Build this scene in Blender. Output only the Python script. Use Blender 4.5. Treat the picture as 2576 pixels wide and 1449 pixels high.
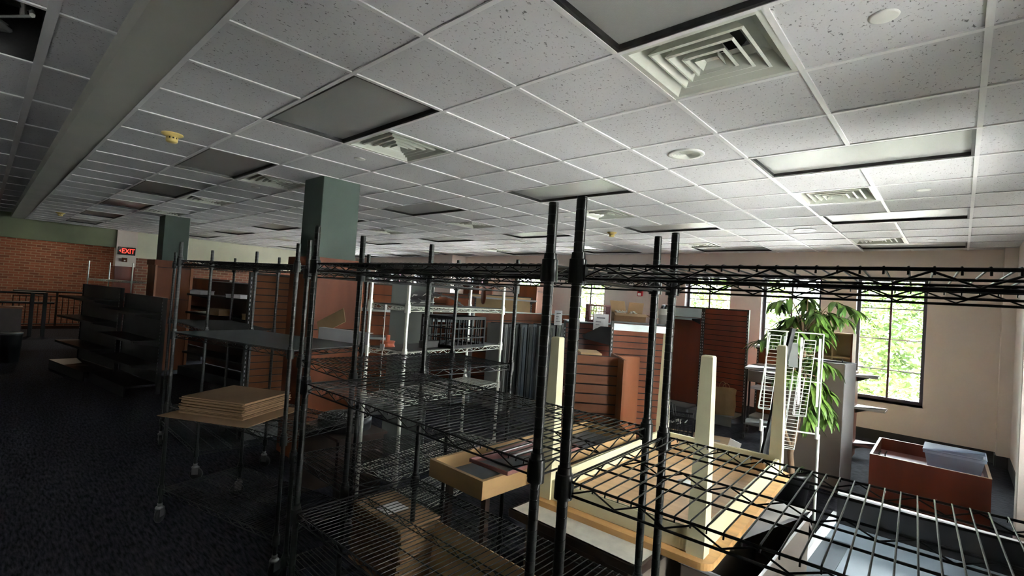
import bpy, math, random
import numpy as np
from mathutils import Vector, Matrix
for o in list(bpy.data.objects): bpy.data.objects.remove(o)
S = bpy.context.scene; COL = S.collection
PI = math.pi; R = math.radians

# ------------------------------------------------------------------ camera
F_PX, YAW, PITCH, ROLL = 1229.66, 0.7443, 0.0222, 0.0679
CX, CY, CZ = 2.3989, -0.6481, 1.78
cy_, sy_, cp_, sp_, cr_, sr_ = math.cos(YAW), math.sin(YAW), math.cos(PITCH), math.sin(PITCH), math.cos(ROLL), math.sin(ROLL)
Fw = Vector((-sy_*cp_, cy_*cp_, sp_)); Rt0 = Vector((cy_, sy_, 0)); Up0 = Rt0.cross(Fw)
Rt = cr_*Rt0 + sr_*Up0; Up = -sr_*Rt0 + cr_*Up0
cam_d = bpy.data.cameras.new('camera'); cam = bpy.data.objects.new('camera', cam_d); COL.objects.link(cam)
M = Matrix((Rt, Up, -Fw)).transposed().to_4x4(); M.translation = (CX, CY, CZ)
cam.matrix_world = M; cam_d.sensor_width = 36; cam_d.lens = F_PX/2576*36; cam_d.clip_start = .05; cam_d.clip_end = 400
S.camera = cam

# ------------------------------------------------------------------ world, sun, exposure
w = bpy.data.worlds.new('sky'); S.world = w; w.use_nodes = True
nt = w.node_tree; nt.nodes.clear()
out = nt.nodes.new('ShaderNodeOutputWorld'); bg = nt.nodes.new('ShaderNodeBackground')
sk = nt.nodes.new('ShaderNodeTexSky'); sk.sky_type = 'HOSEK_WILKIE'; sk.turbidity = 4; sk.ground_albedo = .4
sk.sun_direction = Vector((-.18, .40, .90)).normalized()
mx = nt.nodes.new('ShaderNodeMix'); mx.data_type = 'RGBA'; mx.inputs[0].default_value = .6
mx.inputs[7].default_value = (.95, .98, 1.0, 1)
nt.links.new(sk.outputs[0], mx.inputs[6]); nt.links.new(mx.outputs[2], bg.inputs[0])
bg.inputs[1].default_value = 14
nt.links.new(bg.outputs[0], out.inputs[0])
sd = bpy.data.lights.new('sun', 'SUN'); sd.energy = 230; sd.angle = .01; sd.color = (1, .95, .86)
sun = bpy.data.objects.new('sun', sd); COL.objects.link(sun)
sun.rotation_euler = Vector((-.18, .40, .90)).to_track_quat('Z', 'Y').to_euler()
S.view_settings.view_transform = 'Standard'; S.view_settings.look = 'None'; S.view_settings.gamma = 1
S.view_settings.use_curve_mapping = False; S.view_settings.exposure = 2.55

# ------------------------------------------------------------------ materials
def mat(name, col, rough=.6, metal=0, var=0., scale=8., stretch=(1, 1, 1), bump=0., bscale=None, spec=.5, col2=None, emit=None):
    m = bpy.data.materials.new(name); m.use_nodes = True; n = m.node_tree; b = n.nodes['Principled BSDF']
    b.inputs['Base Color'].default_value = (*col, 1); b.inputs['Roughness'].default_value = rough
    b.inputs['Metallic'].default_value = metal; b.inputs['Specular IOR Level'].default_value = spec
    tc = n.nodes.new('ShaderNodeTexCoord'); mp = n.nodes.new('ShaderNodeMapping'); mp.inputs['Scale'].default_value = stretch
    n.links.new(tc.outputs['Object'], mp.inputs[0])
    if var > 0 or col2:
        nz = n.nodes.new('ShaderNodeTexNoise'); nz.inputs['Scale'].default_value = scale; nz.inputs['Detail'].default_value = 6
        n.links.new(mp.outputs[0], nz.inputs['Vector'])
        cr = n.nodes.new('ShaderNodeValToRGB'); cr.color_ramp.elements[0].position = .3; cr.color_ramp.elements[1].position = .7
        c2 = col2 if col2 else tuple(min(1, c*(1+var)) for c in col); c1 = col if col2 else tuple(c*(1-var) for c in col)
        cr.color_ramp.elements[0].color = (*c1, 1); cr.color_ramp.elements[1].color = (*c2, 1)
        n.links.new(nz.outputs[0], cr.inputs[0]); n.links.new(cr.outputs[0], b.inputs['Base Color'])
    if bump > 0:
        nb = n.nodes.new('ShaderNodeTexNoise'); nb.inputs['Scale'].default_value = bscale or scale*4; nb.inputs['Detail'].default_value = 4
        n.links.new(mp.outputs[0], nb.inputs['Vector'])
        bp = n.nodes.new('ShaderNodeBump'); bp.inputs['Strength'].default_value = bump; bp.inputs['Distance'].default_value = .004
        n.links.new(nb.outputs[0], bp.inputs['Height']); n.links.new(bp.outputs[0], b.inputs['Normal'])
    if emit:
        b.inputs['Emission Color'].default_value = (*col, 1); b.inputs['Emission Strength'].default_value = emit
    return m
BLK = mat('black_epoxy', (.007, .009, .008), .33, 0, .2, 30, bump=.1, spec=.45)
CMET = mat('caster_zinc', (.22, .22, .22), .35, .8, .1, 20)
CHR = mat('chrome_wire', (.78, .80, .72), .3, .55, .05, 20)
WALL = mat('beige_wall', (.74, .66, .60), .85, 0, .03, 3, bump=.15, bscale=90)
CREAMW = mat('cream_wall', (.66, .66, .52), .85, 0, .04, 3, bump=.15, bscale=90)
GREENW = mat('olive_wall', (.20, .22, .14), .9, 0, .1, 2)
TEAL = mat('grey_green_paint', (.050, .078, .062), .6, 0, .06, 3, bump=.1, bscale=120)
BASEB = mat('dark_rubber_base', (.02, .02, .025), .5, 0, .1, 4)
TBAR = mat('white_tbar', (.72, .72, .72), .45, 0, .03, 8)
BEAMM = mat('plaster_soffit', (.42, .42, .37), .8, 0, .05, 2, bump=.1, bscale=60)
LENS = mat('prismatic_lens', (.33, .34, .32), .35, 0, .04, 2, bump=.4, bscale=260)
LFRM = mat('black_light_frame', (.01, .01, .01), .4, 0, .1, 6)
VENT = mat('white_enamel', (.58, .60, .53), .3, 0, .05, 4)
DUCT = mat('duct_dark', (.015, .015, .015), .6, 0, .3, 60)
YPL = mat('aged_yellow_plastic', (.62, .47, .16), .45, 0, .08, 10)
WPL = mat('white_plastic', (.72, .72, .68), .4, 0, .04, 10)
REDW = mat('cherry_laminate', (.14, .030, .016), .32, 0, .35, 3, (1, 1, .12), bump=.05, spec=.5)
REDL = mat('red_brown_laminate', (.17, .050, .020), .5, 0, .25, 4, (1, 1, .15), spec=.25)
BRWN = mat('brown_laminate', (.17, .062, .026), .5, 0, .2, 4, (1, 1, .2), spec=.25)
GROOVE = mat('groove_dark', (.010, .004, .003), .7, 0, .2, 5)
MET = mat('pale_steel', (.50, .56, .56), .35, .5, .06, 6)
GREYM = mat('grey_steel', (.22, .23, .22), .45, .2, .08, 5)
DGREY = mat('charcoal_metal', (.03, .032, .032), .45, 0, .2, 8)
BBLK = mat('black_plastic', (.010, .010, .011), .4, 0, .2, 12)
CARD = mat('cardboard', (.26, .155, .08), .85, 0, .1, 5, bump=.2, bscale=60)
CARDL = mat('light_cardboard', (.42, .28, .15), .85, 0, .08, 5, bump=.2, bscale=60)
CARDD = mat('cardboard_edge', (.17, .10, .045), .9, 0, .35, 60, (1, 1, 8))
CREAM = mat('cream_paint', (.70, .66, .44), .4, 0, .05, 5, bump=.08, bscale=30)
PINE = mat('varnished_pine', (.60, .34, .13), .38, 0, .22, 4, (.5, 5, 2))
PLYW = mat('raw_plywood', (.60, .38, .20), .6, 0, .15, 5, (.6, 5, 2))
MAPLE = mat('maple_edge', (.36, .225, .10), .5, 0, .12, 3, (1, 1, 4))
SLATE = mat('slate_board', (.055, .07, .085), .5, 0, .08, 5)
MAUVE = mat('mauve_laminate', (.20, .085, .08), .5, 0, .08, 5)
MARBL = mat('mottled_white_top', (.62, .60, .52), .4, 0, .12, 18)
DKWD = mat('dark_walnut', (.035, .02, .015), .4, 0, .3, 5, (3, 1, 1))
TAUPE = mat('taupe_metal', (.20, .165, .135), .45, 0, .04, 4)
LGREY = mat('light_grey_metal', (.55, .56, .58), .4, 0, .04, 4)
BLUSH = mat('blue_grey_board', (.16, .20, .24), .45, 0, .10, 2)
TAN = mat('tan_laminate', (.50, .35, .18), .6, 0, .1, 4)
LINER = mat('shelf_liner', (.055, .07, .075), .45, 0, .15, 4, bump=.1)
KRAFT = mat('kraft_paper', (.36, .24, .12), .8, 0, .1, 8, bump=.4, bscale=14)
PAPER = mat('white_paper', (.75, .75, .76), .7, 0, .03, 10)
INK = mat('printed_ink', (.12, .12, .14), .7, 0, .1, 10)
MARO = mat('maroon_plastic', (.13, .012, .018), .4, 0, .1, 10)
ORNG = mat('orange_plastic', (.50, .13, .07), .45, 0, .1, 10)
REDP = mat('alarm_red', (.55, .02, .03), .35, 0, .05, 10)
LEAF = mat('ficus_leaf', (.045, .12, .02), .38, 0, 0, 5, col2=(.13, .22, .035))
BARK = mat('bark', (.20, .13, .08), .8, 0, .3, 20, (1, 1, .3), bump=.5)
SOIL = mat('soil', (.03, .02, .015), .9, 0, .4, 40, bump=.6)
WWIRE = mat('white_coated_wire', (.68, .72, .66), .35, 0, .03, 10)
TLEAF = mat('tree_leaf', (.010, .022, .006), .7, 0, 0, 1.5, spec=.1, col2=(.042, .066, .016))
_n = TLEAF.node_tree; _b = _n.nodes['Principled BSDF']; _t = _n.nodes.new('ShaderNodeBsdfTranslucent'); _m = _n.nodes.new('ShaderNodeMixShader'); _m.inputs[0].default_value = .3
_c = [l.from_socket for l in _n.links if l.to_socket == _b.inputs['Base Color']][0]; _n.links.new(_c, _t.inputs[0])
_n.links.new(_b.outputs[0], _m.inputs[1]); _n.links.new(_t.outputs[0], _m.inputs[2]); _n.links.new(_m.outputs[0], _n.nodes['Material Output'].inputs[0])
ROADM = mat('concrete_paving', (.50, .47, .48), .9, 0, .2, 1)
REDG = mat('exit_red', (1, .04, .025), .4, emit=.45)
WINF = mat('dark_window_frame', (.045, .04, .055), .35, 0, .1, 6)
MUNT = mat('maroon_muntin', (.10, .035, .05), .4, 0, .1, 6)
WMUN = mat('white_muntin', (.65, .62, .66), .4, 0, .03, 6)
IRON = mat('wrought_iron', (.015, .014, .012), .5, 0, .2, 10)

def clearish(name, col, trans, rough):
    m = bpy.data.materials.new(name); m.use_nodes = True; n = m.node_tree; n.nodes.clear()
    o = n.nodes.new('ShaderNodeOutputMaterial'); mx = n.nodes.new('ShaderNodeMixShader')
    t = n.nodes.new('ShaderNodeBsdfTransparent'); t.inputs[0].default_value = (*col, 1)
    g = n.nodes.new('ShaderNodeBsdfPrincipled'); g.inputs['Base Color'].default_value = (*col, 1); g.inputs['Roughness'].default_value = rough
    mx.inputs[0].default_value = 1-trans
    n.links.new(t.outputs[0], mx.inputs[1]); n.links.new(g.outputs[0], mx.inputs[2]); n.links.new(mx.outputs[0], o.inputs[0])
    return m
def glass():
    m = bpy.data.materials.new('window_glass'); m.use_nodes = True; n = m.node_tree; n.nodes.clear()
    o = n.nodes.new('ShaderNodeOutputMaterial'); mx = n.nodes.new('ShaderNodeMixShader')
    t = n.nodes.new('ShaderNodeBsdfTransparent'); t.inputs[0].default_value = (.93, .96, .95, 1)
    g = n.nodes.new('ShaderNodeBsdfGlossy'); g.inputs['Roughness'].default_value = .02
    fr = n.nodes.new('ShaderNodeFresnel'); fr.inputs[0].default_value = 1.45
    n.links.new(fr.outputs[0], mx.inputs[0]); n.links.new(t.outputs[0], mx.inputs[1]); n.links.new(g.outputs[0], mx.inputs[2]); n.links.new(mx.outputs[0], o.inputs[0])
    return m
GLASS = glass(); CLEAR = clearish('milky_plastic', (.66, .74, .88), .45, .25)

def tile_mat():
    m = mat('ceiling_tile', (.66, .66, .67), .9); n = m.node_tree; b = n.nodes['Principled BSDF']
    tc = n.nodes.new('ShaderNodeTexCoord'); mp = n.nodes.new('ShaderNodeMapping'); mp.inputs['Scale'].default_value = (1, .7, 1)
    mp.inputs['Rotation'].default_value = (0, 0, .5)
    n.links.new(tc.outputs['Object'], mp.inputs[0])
    n1 = n.nodes.new('ShaderNodeTexNoise'); n1.inputs['Scale'].default_value = 95; n1.inputs['Detail'].default_value = 2.5; n1.inputs['Distortion'].default_value = .6
    n2 = n.nodes.new('ShaderNodeTexNoise'); n2.inputs['Scale'].default_value = 1.3
    n.links.new(mp.outputs[0], n1.inputs['Vector']); n.links.new(mp.outputs[0], n2.inputs['Vector'])
    cr = n.nodes.new('ShaderNodeValToRGB'); e = cr.color_ramp.elements
    e[0].position = .315; e[0].color = (.22, .22, .22, 1); e[1].position = .36; e[1].color = (.69, .69, .70, 1)
    n.links.new(n1.outputs[0], cr.inputs[0])
    mx = n.nodes.new('ShaderNodeMix'); mx.data_type = 'RGBA'; mx.blend_type = 'MULTIPLY'; mx.inputs[0].default_value = .25
    n.links.new(cr.outputs[0], mx.inputs[6]); n.links.new(n2.outputs[0], mx.inputs[7]); n.links.new(mx.outputs[2], b.inputs['Base Color'])
    bp = n.nodes.new('ShaderNodeBump'); bp.inputs['Strength'].default_value = .5; bp.inputs['Distance'].default_value = .003
    n.links.new(cr.outputs[0], bp.inputs['Height']); n.links.new(bp.outputs[0], b.inputs['Normal'])
    return m
TILE = tile_mat()
def carpet_mat():
    m = mat('carpet', (.04, .042, .055), .95); n = m.node_tree; b = n.nodes['Principled BSDF']; b.inputs['Specular IOR Level'].default_value = .15
    tc = n.nodes.new('ShaderNodeTexCoord'); mp = n.nodes.new('ShaderNodeMapping'); mp.inputs['Scale'].default_value = (12, 60, 1)
    n.links.new(tc.outputs['Object'], mp.inputs[0])
    n1 = n.nodes.new('ShaderNodeTexNoise'); n1.inputs['Scale'].default_value = 1; n1.inputs['Detail'].default_value = 5
    n.links.new(mp.outputs[0], n1.inputs['Vector'])
    cr = n.nodes.new('ShaderNodeValToRGB'); e = cr.color_ramp.elements
    e[0].position = .35; e[0].color = (.005, .005, .007, 1); e[1].position = .8; e[1].color = (.060, .061, .078, 1)
    n.links.new(n1.outputs[0], cr.inputs[0]); n.links.new(cr.outputs[0], b.inputs['Base Color'])
    bp = n.nodes.new('ShaderNodeBump'); bp.inputs['Strength'].default_value = .6; bp.inputs['Distance'].default_value = .005
    n.links.new(n1.outputs[0], bp.inputs['Height']); n.links.new(bp.outputs[0], b.inputs['Normal'])
    return m
CARPET = carpet_mat()
def brick_mat():
    m = mat('brick', (.3, .1, .05), .85); n = m.node_tree; b = n.nodes['Principled BSDF']
    tc = n.nodes.new('ShaderNodeTexCoord'); sx = n.nodes.new('ShaderNodeSeparateXYZ'); cx = n.nodes.new('ShaderNodeCombineXYZ')
    n.links.new(tc.outputs['Object'], sx.inputs[0]); n.links.new(sx.outputs[1], cx.inputs[0]); n.links.new(sx.outputs[2], cx.inputs[1])
    bk = n.nodes.new('ShaderNodeTexBrick'); bk.inputs['Scale'].default_value = 1; bk.inputs['Brick Width'].default_value = .215; bk.inputs['Row Height'].default_value = .0762
    bk.inputs['Mortar Size'].default_value = .008; bk.inputs['Color1'].default_value = (.27, .10, .06, 1); bk.inputs['Color2'].default_value = (.12, .05, .035, 1)
    bk.inputs['Mortar'].default_value = (.32, .24, .17, 1); bk.inputs['Bias'].default_value = -.3
    n.links.new(cx.outputs[0], bk.inputs['Vector']); n.links.new(bk.outputs[0], b.inputs['Base Color'])
    return m
BRICK = brick_mat()

# ------------------------------------------------------------------ mesh helpers
class MB:
    def __init__(s): s.v = []; s.f = []; s.m = []; s.sm = []
    def add(s, vs, fs, mi=0, smooth=False):
        n = len(s.v); s.v += [tuple(p) for p in vs]
        for f in fs: s.f.append([i+n for i in f]); s.m.append(mi); s.sm.append(smooth)
    def box(s, x0, x1, y0, y1, z0, z1, mi=0, M=None):
        vs = [Vector((x, y, z)) for z in (z0, z1) for y in (y0, y1) for x in (x0, x1)]
        if M is not None: vs = [M @ p for p in vs]
        s.add(vs, [(0, 2, 3, 1), (4, 5, 7, 6), (0, 1, 5, 4), (2, 6, 7, 3), (0, 4, 6, 2), (1, 3, 7, 5)], mi)
    def bbox(s, x0, x1, y0, y1, z0, z1, b=.004, mi=0, M=None):   # box with chamfered vertical and horizontal edges
        b = min(b, (x1-x0)*.45, (y1-y0)*.45, (z1-z0)*.45)
        def ring(i, z): return [(x0+i, y0, z), (x1-i, y0, z), (x1, y0+i, z), (x1, y1-i, z), (x1-i, y1, z), (x0+i, y1, z), (x0, y1-i, z), (x0, y0+i, z)]
        def ins(z): return [(x0+b, y0+b, z), (x1-b, y0+b, z), (x1-b, y0+b, z), (x1-b, y1-b, z), (x1-b, y1-b, z), (x0+b, y1-b, z), (x0+b, y1-b, z), (x0+b, y0+b, z)]
        vs = ins(z0)+ring(b, z0+b)+ring(b, z1-b)+ins(z1)
        if M is not None: vs = [M @ Vector(p) for p in vs]
        fs = []
        for k in range(3):
            for i in range(8):
                j = (i+1) % 8; fs.append((k*8+i, k*8+j, k*8+8+j, k*8+8+i))
        fs.append((0, 7, 5, 3)); fs.append((24, 27, 29, 31))
        fs = [tuple(dict.fromkeys(f)) for f in fs]
        s.add(vs, fs, mi)
    def tube(s, pts, r, n=6, mi=0, cap=True, closed=False):
        pts = [Vector(p) for p in pts]; rs = r if isinstance(r, (list, tuple)) else [r]*len(pts)
        m = len(pts); rings = []; prev = None
        for i, p in enumerate(pts):
            if closed: d = pts[(i+1) % m]-pts[i-1]
            else: d = (pts[min(i+1, m-1)]-pts[max(i-1, 0)])
            d.normalize()
            if prev is None: prev = Vector((0, 0, 1)) if abs(d.z) < .9 else Vector((1, 0, 0))
            u = (prev-d*prev.dot(d)).normalized(); v = d.cross(u); prev = u
            rings.append([p+(u*math.cos(2*PI*k/n)+v*math.sin(2*PI*k/n))*rs[i] for k in range(n)])
        vs = [q for rg in rings for q in rg]; fs = []
        for i in range(m if closed else m-1):
            a, b_ = i*n, ((i+1) % m)*n
            for k in range(n): fs.append((a+k, a+(k+1) % n, b_+(k+1) % n, b_+k))
        s.add(vs, fs, mi, True)
        if cap and not closed: s.add(rings[0], [tuple(range(n))[::-1]], mi); s.add(rings[-1], [tuple(range(n))], mi)
    def lathe(s, prof, n=16, c=(0, 0, 0), mi=0, M=None, smooth=True):
        vs = []
        for r, z in prof:
            for k in range(n):
                p = Vector((c[0]+r*math.cos(2*PI*k/n), c[1]+r*math.sin(2*PI*k/n), c[2]+z)); vs.append(M @ p if M is not None else p)
        fs = []
        for i in range(len(prof)-1):
            for k in range(n): fs.append((i*n+k, i*n+(k+1) % n, (i+1)*n+(k+1) % n, (i+1)*n+k))
        s.add(vs, fs, mi, smooth)
    def prism(s, poly, z0, z1, mi=0, M=None):
        n = len(poly); vs = [Vector((x, y, z0)) for x, y in poly]+[Vector((x, y, z1)) for x, y in poly]
        if M is not None: vs = [M @ p for p in vs]
        fs = [tuple(range(n))[::-1], tuple(range(n, 2*n))]+[(i, (i+1) % n, n+(i+1) % n, n+i) for i in range(n)]
        s.add(vs, fs, mi)
    def quad(s, a, b_, c, d, mi=0): s.add([a, b_, c, d], [(0, 1, 2, 3)], mi)
    def mesh(s, name, mats):
        me = bpy.data.meshes.new(name); me.from_pydata(s.v, [], s.f); me.update()
        for m in (mats if isinstance(mats, (list, tuple)) else [mats]): me.materials.append(m)
        me.polygons.foreach_set('material_index', s.m); me.polygons.foreach_set('use_smooth', s.sm)
        return me
    def build(s, name, mats, parent=None, **kw):
        o = bpy.data.objects.new(name, s.mesh(name, mats)); COL.objects.link(o)
        if parent: o.parent = parent
        for k, v in kw.items(): o[k] = v
        return o
def thing(name, label, cat, loc=(0, 0, 0), rz=0, group=None):
    o = bpy.data.objects.new(name, None); COL.objects.link(o); o.empty_display_size = .05
    o.location = loc; o.rotation_euler = (0, 0, R(rz)); o['label'] = label; o['category'] = cat
    if group: o['group'] = group
    return o
def tag(o, label, cat, group=None, loc=None, rz=None):
    o['label'] = label; o['category'] = cat
    if group: o['group'] = group
    if loc: o.location = loc
    if rz is not None: o.rotation_euler = (0, 0, R(rz))
    return o
def struct(mb, name, mats): return mb.build(name, mats, kind='structure')
def cp(o, parent=None):
    c = o.copy(); COL.objects.link(c); c.parent = parent
    for ch in list(o.children): cp(ch, c)
    return c
def dup(o, label, loc, rz=None, group=None):
    c = cp(o); c.location = loc; c['label'] = label
    if rz is not None: c.rotation_euler = (0, 0, R(rz))
    if group: c['group'] = group
    return c
def RZ(a, t=(0, 0, 0)): return Matrix.Translation(t) @ Matrix.Rotation(R(a), 4, 'Z')

# ------------------------------------------------------------------ room shell
T = .6096; H = 2.912; YB = 8.8; XR = 3.1; XL = -14.3
mb = MB(); mb.box(-19, 3.3, -6.2, 9.1, -.2, 0); struct(mb, 'floor', CARPET)
WINS = [(1.16, 2.03), (-.24, .68), (-1.64, -.77), (-4.38, -3.49), (-6.22, -5.36), (-8.05, -7.20), (-10.62, -9.76), (-12.95, -12.05), (-11.95, -11.35)]
WINS = sorted(WINS); ZS, ZT = .60, 2.50
def holed_wall(name, a0, a1, holes, z0, z1, mk, mt):
    mb = MB(); c = a0
    for h0, h1 in holes:
        mk(mb, c, h0, z0, z1); mk(mb, h0, h1, z0, ZS); mk(mb, h0, h1, ZT, z1); c = h1
    mk(mb, c, a1, z0, z1); return struct(mb, name, mt)
holed_wall('wall_back', XL, 3.3, WINS, 0, 3.2, lambda m, a, b, z0, z1: m.box(a, b, YB, YB+.22, z0, z1), WALL)
RW = [(-3.3, -2.6), (1.0, 1.55), (3.1, 4.4)]
holed_wall('wall_right', -6.2, YB, RW, 0, 3.2, lambda m, a, b, z0, z1: m.box(XR, XR+.22, a, b, z0, z1), WALL)
mb = MB(); mb.box(-19, 3.3, -6.4, -6.2, 0, 3.4); struct(mb, 'wall_front', WALL)
mb = MB(); mb.box(XL-.2, XL, 2.2, YB, 2.2, 3.2); struct(mb, 'wall_left', CREAMW)
mb = MB(); mb.box(XL-.2, XL, 2.2, YB, 0, 2.2); struct(mb, 'wall_left_lower', BRICK)
mb = MB(); mb.box(XL-.25, XL+.03, 1.76, 2.2, 1.94, 3.2); struct(mb, 'wall_left_pier', WALL)
mb = MB(); mb.box(XL-.25, XL+.04, 1.76, 2.2, 0, 1.94); struct(mb, 'trim_4', REDW)
mb = MB(); mb.box(XL-.2, XL, -6.2, 1.76, 2.435, 3.3); struct(mb, 'wall_left_bulkhead', GREENW)
mb = MB(); mb.box(-18.2, -18.0, -6.2, 2.6, -.2, 3.3); mb.box(-18, XL-.2, 2.5, 2.7, -.2, 3.3); struct(mb, 'wall_stairwell', BRICK)
mb = MB(); mb.box(-18.2, XL, -6.2, 2.6, 3.3, 3.4); struct(mb, 'ceiling_stairwell', WALL)
# right corner jogs, pilasters
mb = MB(); mb.box(2.80, XR, 8.55, YB, 0, H); struct(mb, 'wall_pilaster', WALL)
mb = MB(); mb.box(2.93, XR, 4.6, 8.55, 0, H); struct(mb, 'wall_right_jog', WALL)
mb = MB(); mb.bbox(2.745, 2.93, 4.62, 4.78, 0, H, .006); struct(mb, 'trim_1', WALL)
mb = MB(); mb.box(-9.0, -8.2, 8.3, YB, 0, H); struct(mb, 'wall_back_pilaster', WALL)
mb = MB(); mb.box(XL, 2.80, YB-.014, YB, 0, .15); struct(mb, 'baseboard_back', BASEB)
mb = MB(); mb.box(2.916, 2.93, 4.8, 8.55, 0, .15); mb.box(2.80, 2.93, 8.536, 8.55, 0, .15); mb.box(2.786, 2.80, 8.55, YB, 0, .15); struct(mb, 'baseboard_right', BASEB)

# windows
def window(i, a0, a1, axis, pos):
    W = a1-a0; f = MB(); d = .05
    f.box(0, d, 0, .06, 0, ZT-ZS); f.box(W-d, W, 0, .06, 0, ZT-ZS); f.box(d, W-d, 0, .06, 0, d); f.box(d, W-d, 0, .06, ZT-ZS-d, ZT-ZS)
    o = f.build('window_%d' % i, WINF); o['kind'] = 'structure'
    g = MB(); g.box(d, W-d, .028, .034, d, ZT-ZS-d); g.build('pane', GLASS, o)
    m = MB(); m.box(W/2-.014, W/2+.014, .01, .028, d, ZT-ZS-d); m.build('muntin', MUNT, o)
    m = MB()
    for k in (1, 2, 3): z = (ZT-ZS)*k/4; m.box(d, W-d, .014, .027, z-.009, z+.009)
    m.build('crossbar', WMUN, o)
    s_ = MB(); s_.box(-.0, W, -.13, 0, -.02, 0.0); s_.build('window_sill', WMUN, o)
    rv = MB(); rv.box(-.0, .004, -.12, 0, 0, ZT-ZS); rv.box(W-.004, W, -.12, 0, 0, ZT-ZS); rv.box(.004, W-.004, -.12, 0, ZT-ZS-.004, ZT-ZS); rv.build('window_reveal', WMUN, o)
    if axis == 'y': o.location = (a0, pos+.13, ZS)
    else: o.location = (pos+.13, a1, ZS); o.rotation_euler = (0, 0, -PI/2)
    pd = bpy.data.lights.new('window_portal', 'AREA'); pd.shape = 'RECTANGLE'; pd.size = W; pd.size_y = ZT-ZS; pd.cycles.is_portal = True
    p = bpy.data.objects.new('window_portal', pd); COL.objects.link(p)
    if axis == 'y': p.location = ((a0+a1)/2, pos+.24, (ZS+ZT)/2); p.rotation_euler = (-PI/2, 0, 0)
    else: p.location = (pos+.24, (a0+a1)/2, (ZS+ZT)/2); p.rotation_euler = (PI/2, 0, PI/2)
for i, (a, b) in enumerate(WINS[::-1]): window(i+1, a, b, 'y', YB)
for i, (a, b) in enumerate(RW): window(len(WINS)+i+1, a, b, 'x', XR)

# ------------------------------------------------------------------ ceiling
I0, I1, J0, J1 = -24, 5, 0, 15
lights = [(i, j) for j in (1, 5, 9, 13) for i in range(2, -23, -4)]
lights = [(i, j) for i, j in lights if (i, j) not in ((2, 1000),)]
lcells = {}
for i, j in lights: lcells[(i, j)] = 1; lcells[(i+1, j)] = 2
vents = [(i, j) for j in (2, 7, 12) for i in range(2, -20, -4) if (i, j) not in ((-18, 2),)]
vset = set(vents)
mb = MB(); tb = MB()
for i in range(I0, I1+1):
    for j in range(J0, J1):
        x0, x1, y0, y1 = i*T, (i+1)*T, j*T, min((j+1)*T, YB)
        if y0 >= YB: continue
        if (i, j) in lcells or (i, j) in vset: continue
        mb.quad((x0, y0, H), (x0, y1, H), (x1, y1, H), (x1, y0, H))
for i in range(I0, I1+1):
    for j in range(J0, J1):
        if j*T >= YB: continue
        if lcells.get((i, j)) != 2: tb.box(i*T-.012, i*T+.012, j*T, min((j+1)*T, YB), H-.007, H+.002)
        tb.box(i*T, (i+1)*T, j*T-.012, j*T+.012, H-.0075, H+.002)
mb.box(-19, 3.3, -6.4, 9.1, 3.45, 3.5)
ceil = struct(mb, 'ceiling', TILE)
struct(tb, 'ceiling_grid', TBAR)
# soffit between the two ceilings and the higher ceiling on the left
mb = MB(); mb.box(XL, 3.3, -.245, -.012, H-.004, 3.2); struct(mb, 'ceiling_soffit', BEAMM)
HL = 3.03; TL = .94
mb = MB(); tb = MB(); GY = -.49
for k in range(-17, 4):
    x0 = .03+k*TL
    for j in range(-8, 1):
        y0, y1 = GY+(j-1)*TL, GY+j*TL
        if j == 1: y1 = -.245
        if k == -2 and j == 0: pass
        else: mb.quad((x0, y0, HL), (x0, y1, HL), (x0+TL, y1, HL), (x0+TL, y0, HL))
        tb.box(x0-.012, x0+.012, y0, y1, HL-.008, HL)
    mb.quad((x0, GY, HL), (x0, -.245, HL), (x0+TL, -.245, HL), (x0+TL, GY, HL)); tb.box(x0-.012, x0+.012, GY, -.245, HL-.008, HL)
for j in range(-8, 1): tb.box(-16, 3.3, GY+(j)*TL-.022, GY+(j)*TL+.022, HL-.010, HL)
struct(mb, 'ceiling_left', TILE); struct(tb, 'ceiling_left_grid', TBAR)

# ceiling light panels (unlit)
def light_panel():
    t = thing('ceiling_light', '', 'ceiling light')
    f = MB(); a, b = 2*T-.012, T-.012; w_ = .017
    for x0, x1, y0, y1 in ((.012, w_+.012, .012, b), (a-w_, a, .012, b), (.012, a, .012, .012+w_), (.012, a, b-w_, b)): f.box(x0, x1, y0, y1, 0, .05)
    f.build('frame', LFRM, t)
    l = MB(); l.box(.028, a-.016, .028, b-.016, .024, .030); l.build('lens', LENS, t)
    h = MB(); h.box(.012, a, .012, b, .05, .12); h.build('housing', TBAR, t)
    return t
proto = light_panel()
for n, (i, j) in enumerate(lights):
    row = {1: 'first row, nearest the soffit', 5: 'second row from the soffit', 9: 'third row from the soffit', 13: 'row along the window wall'}[j]
    num = ['rightmost', 'second from right', 'third from right', 'fourth from right', 'fifth from right', 'sixth from right', 'leftmost'][(2-i)//4]
    lab = 'unlit grey lens light panel in the %s, %s' % (row, num)
    o = proto if n == 0 else cp(proto)
    o['label'] = lab; o['group'] = 'unlit ceiling light panels'; o.location = (i*T, j*T, H-.004)

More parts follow.
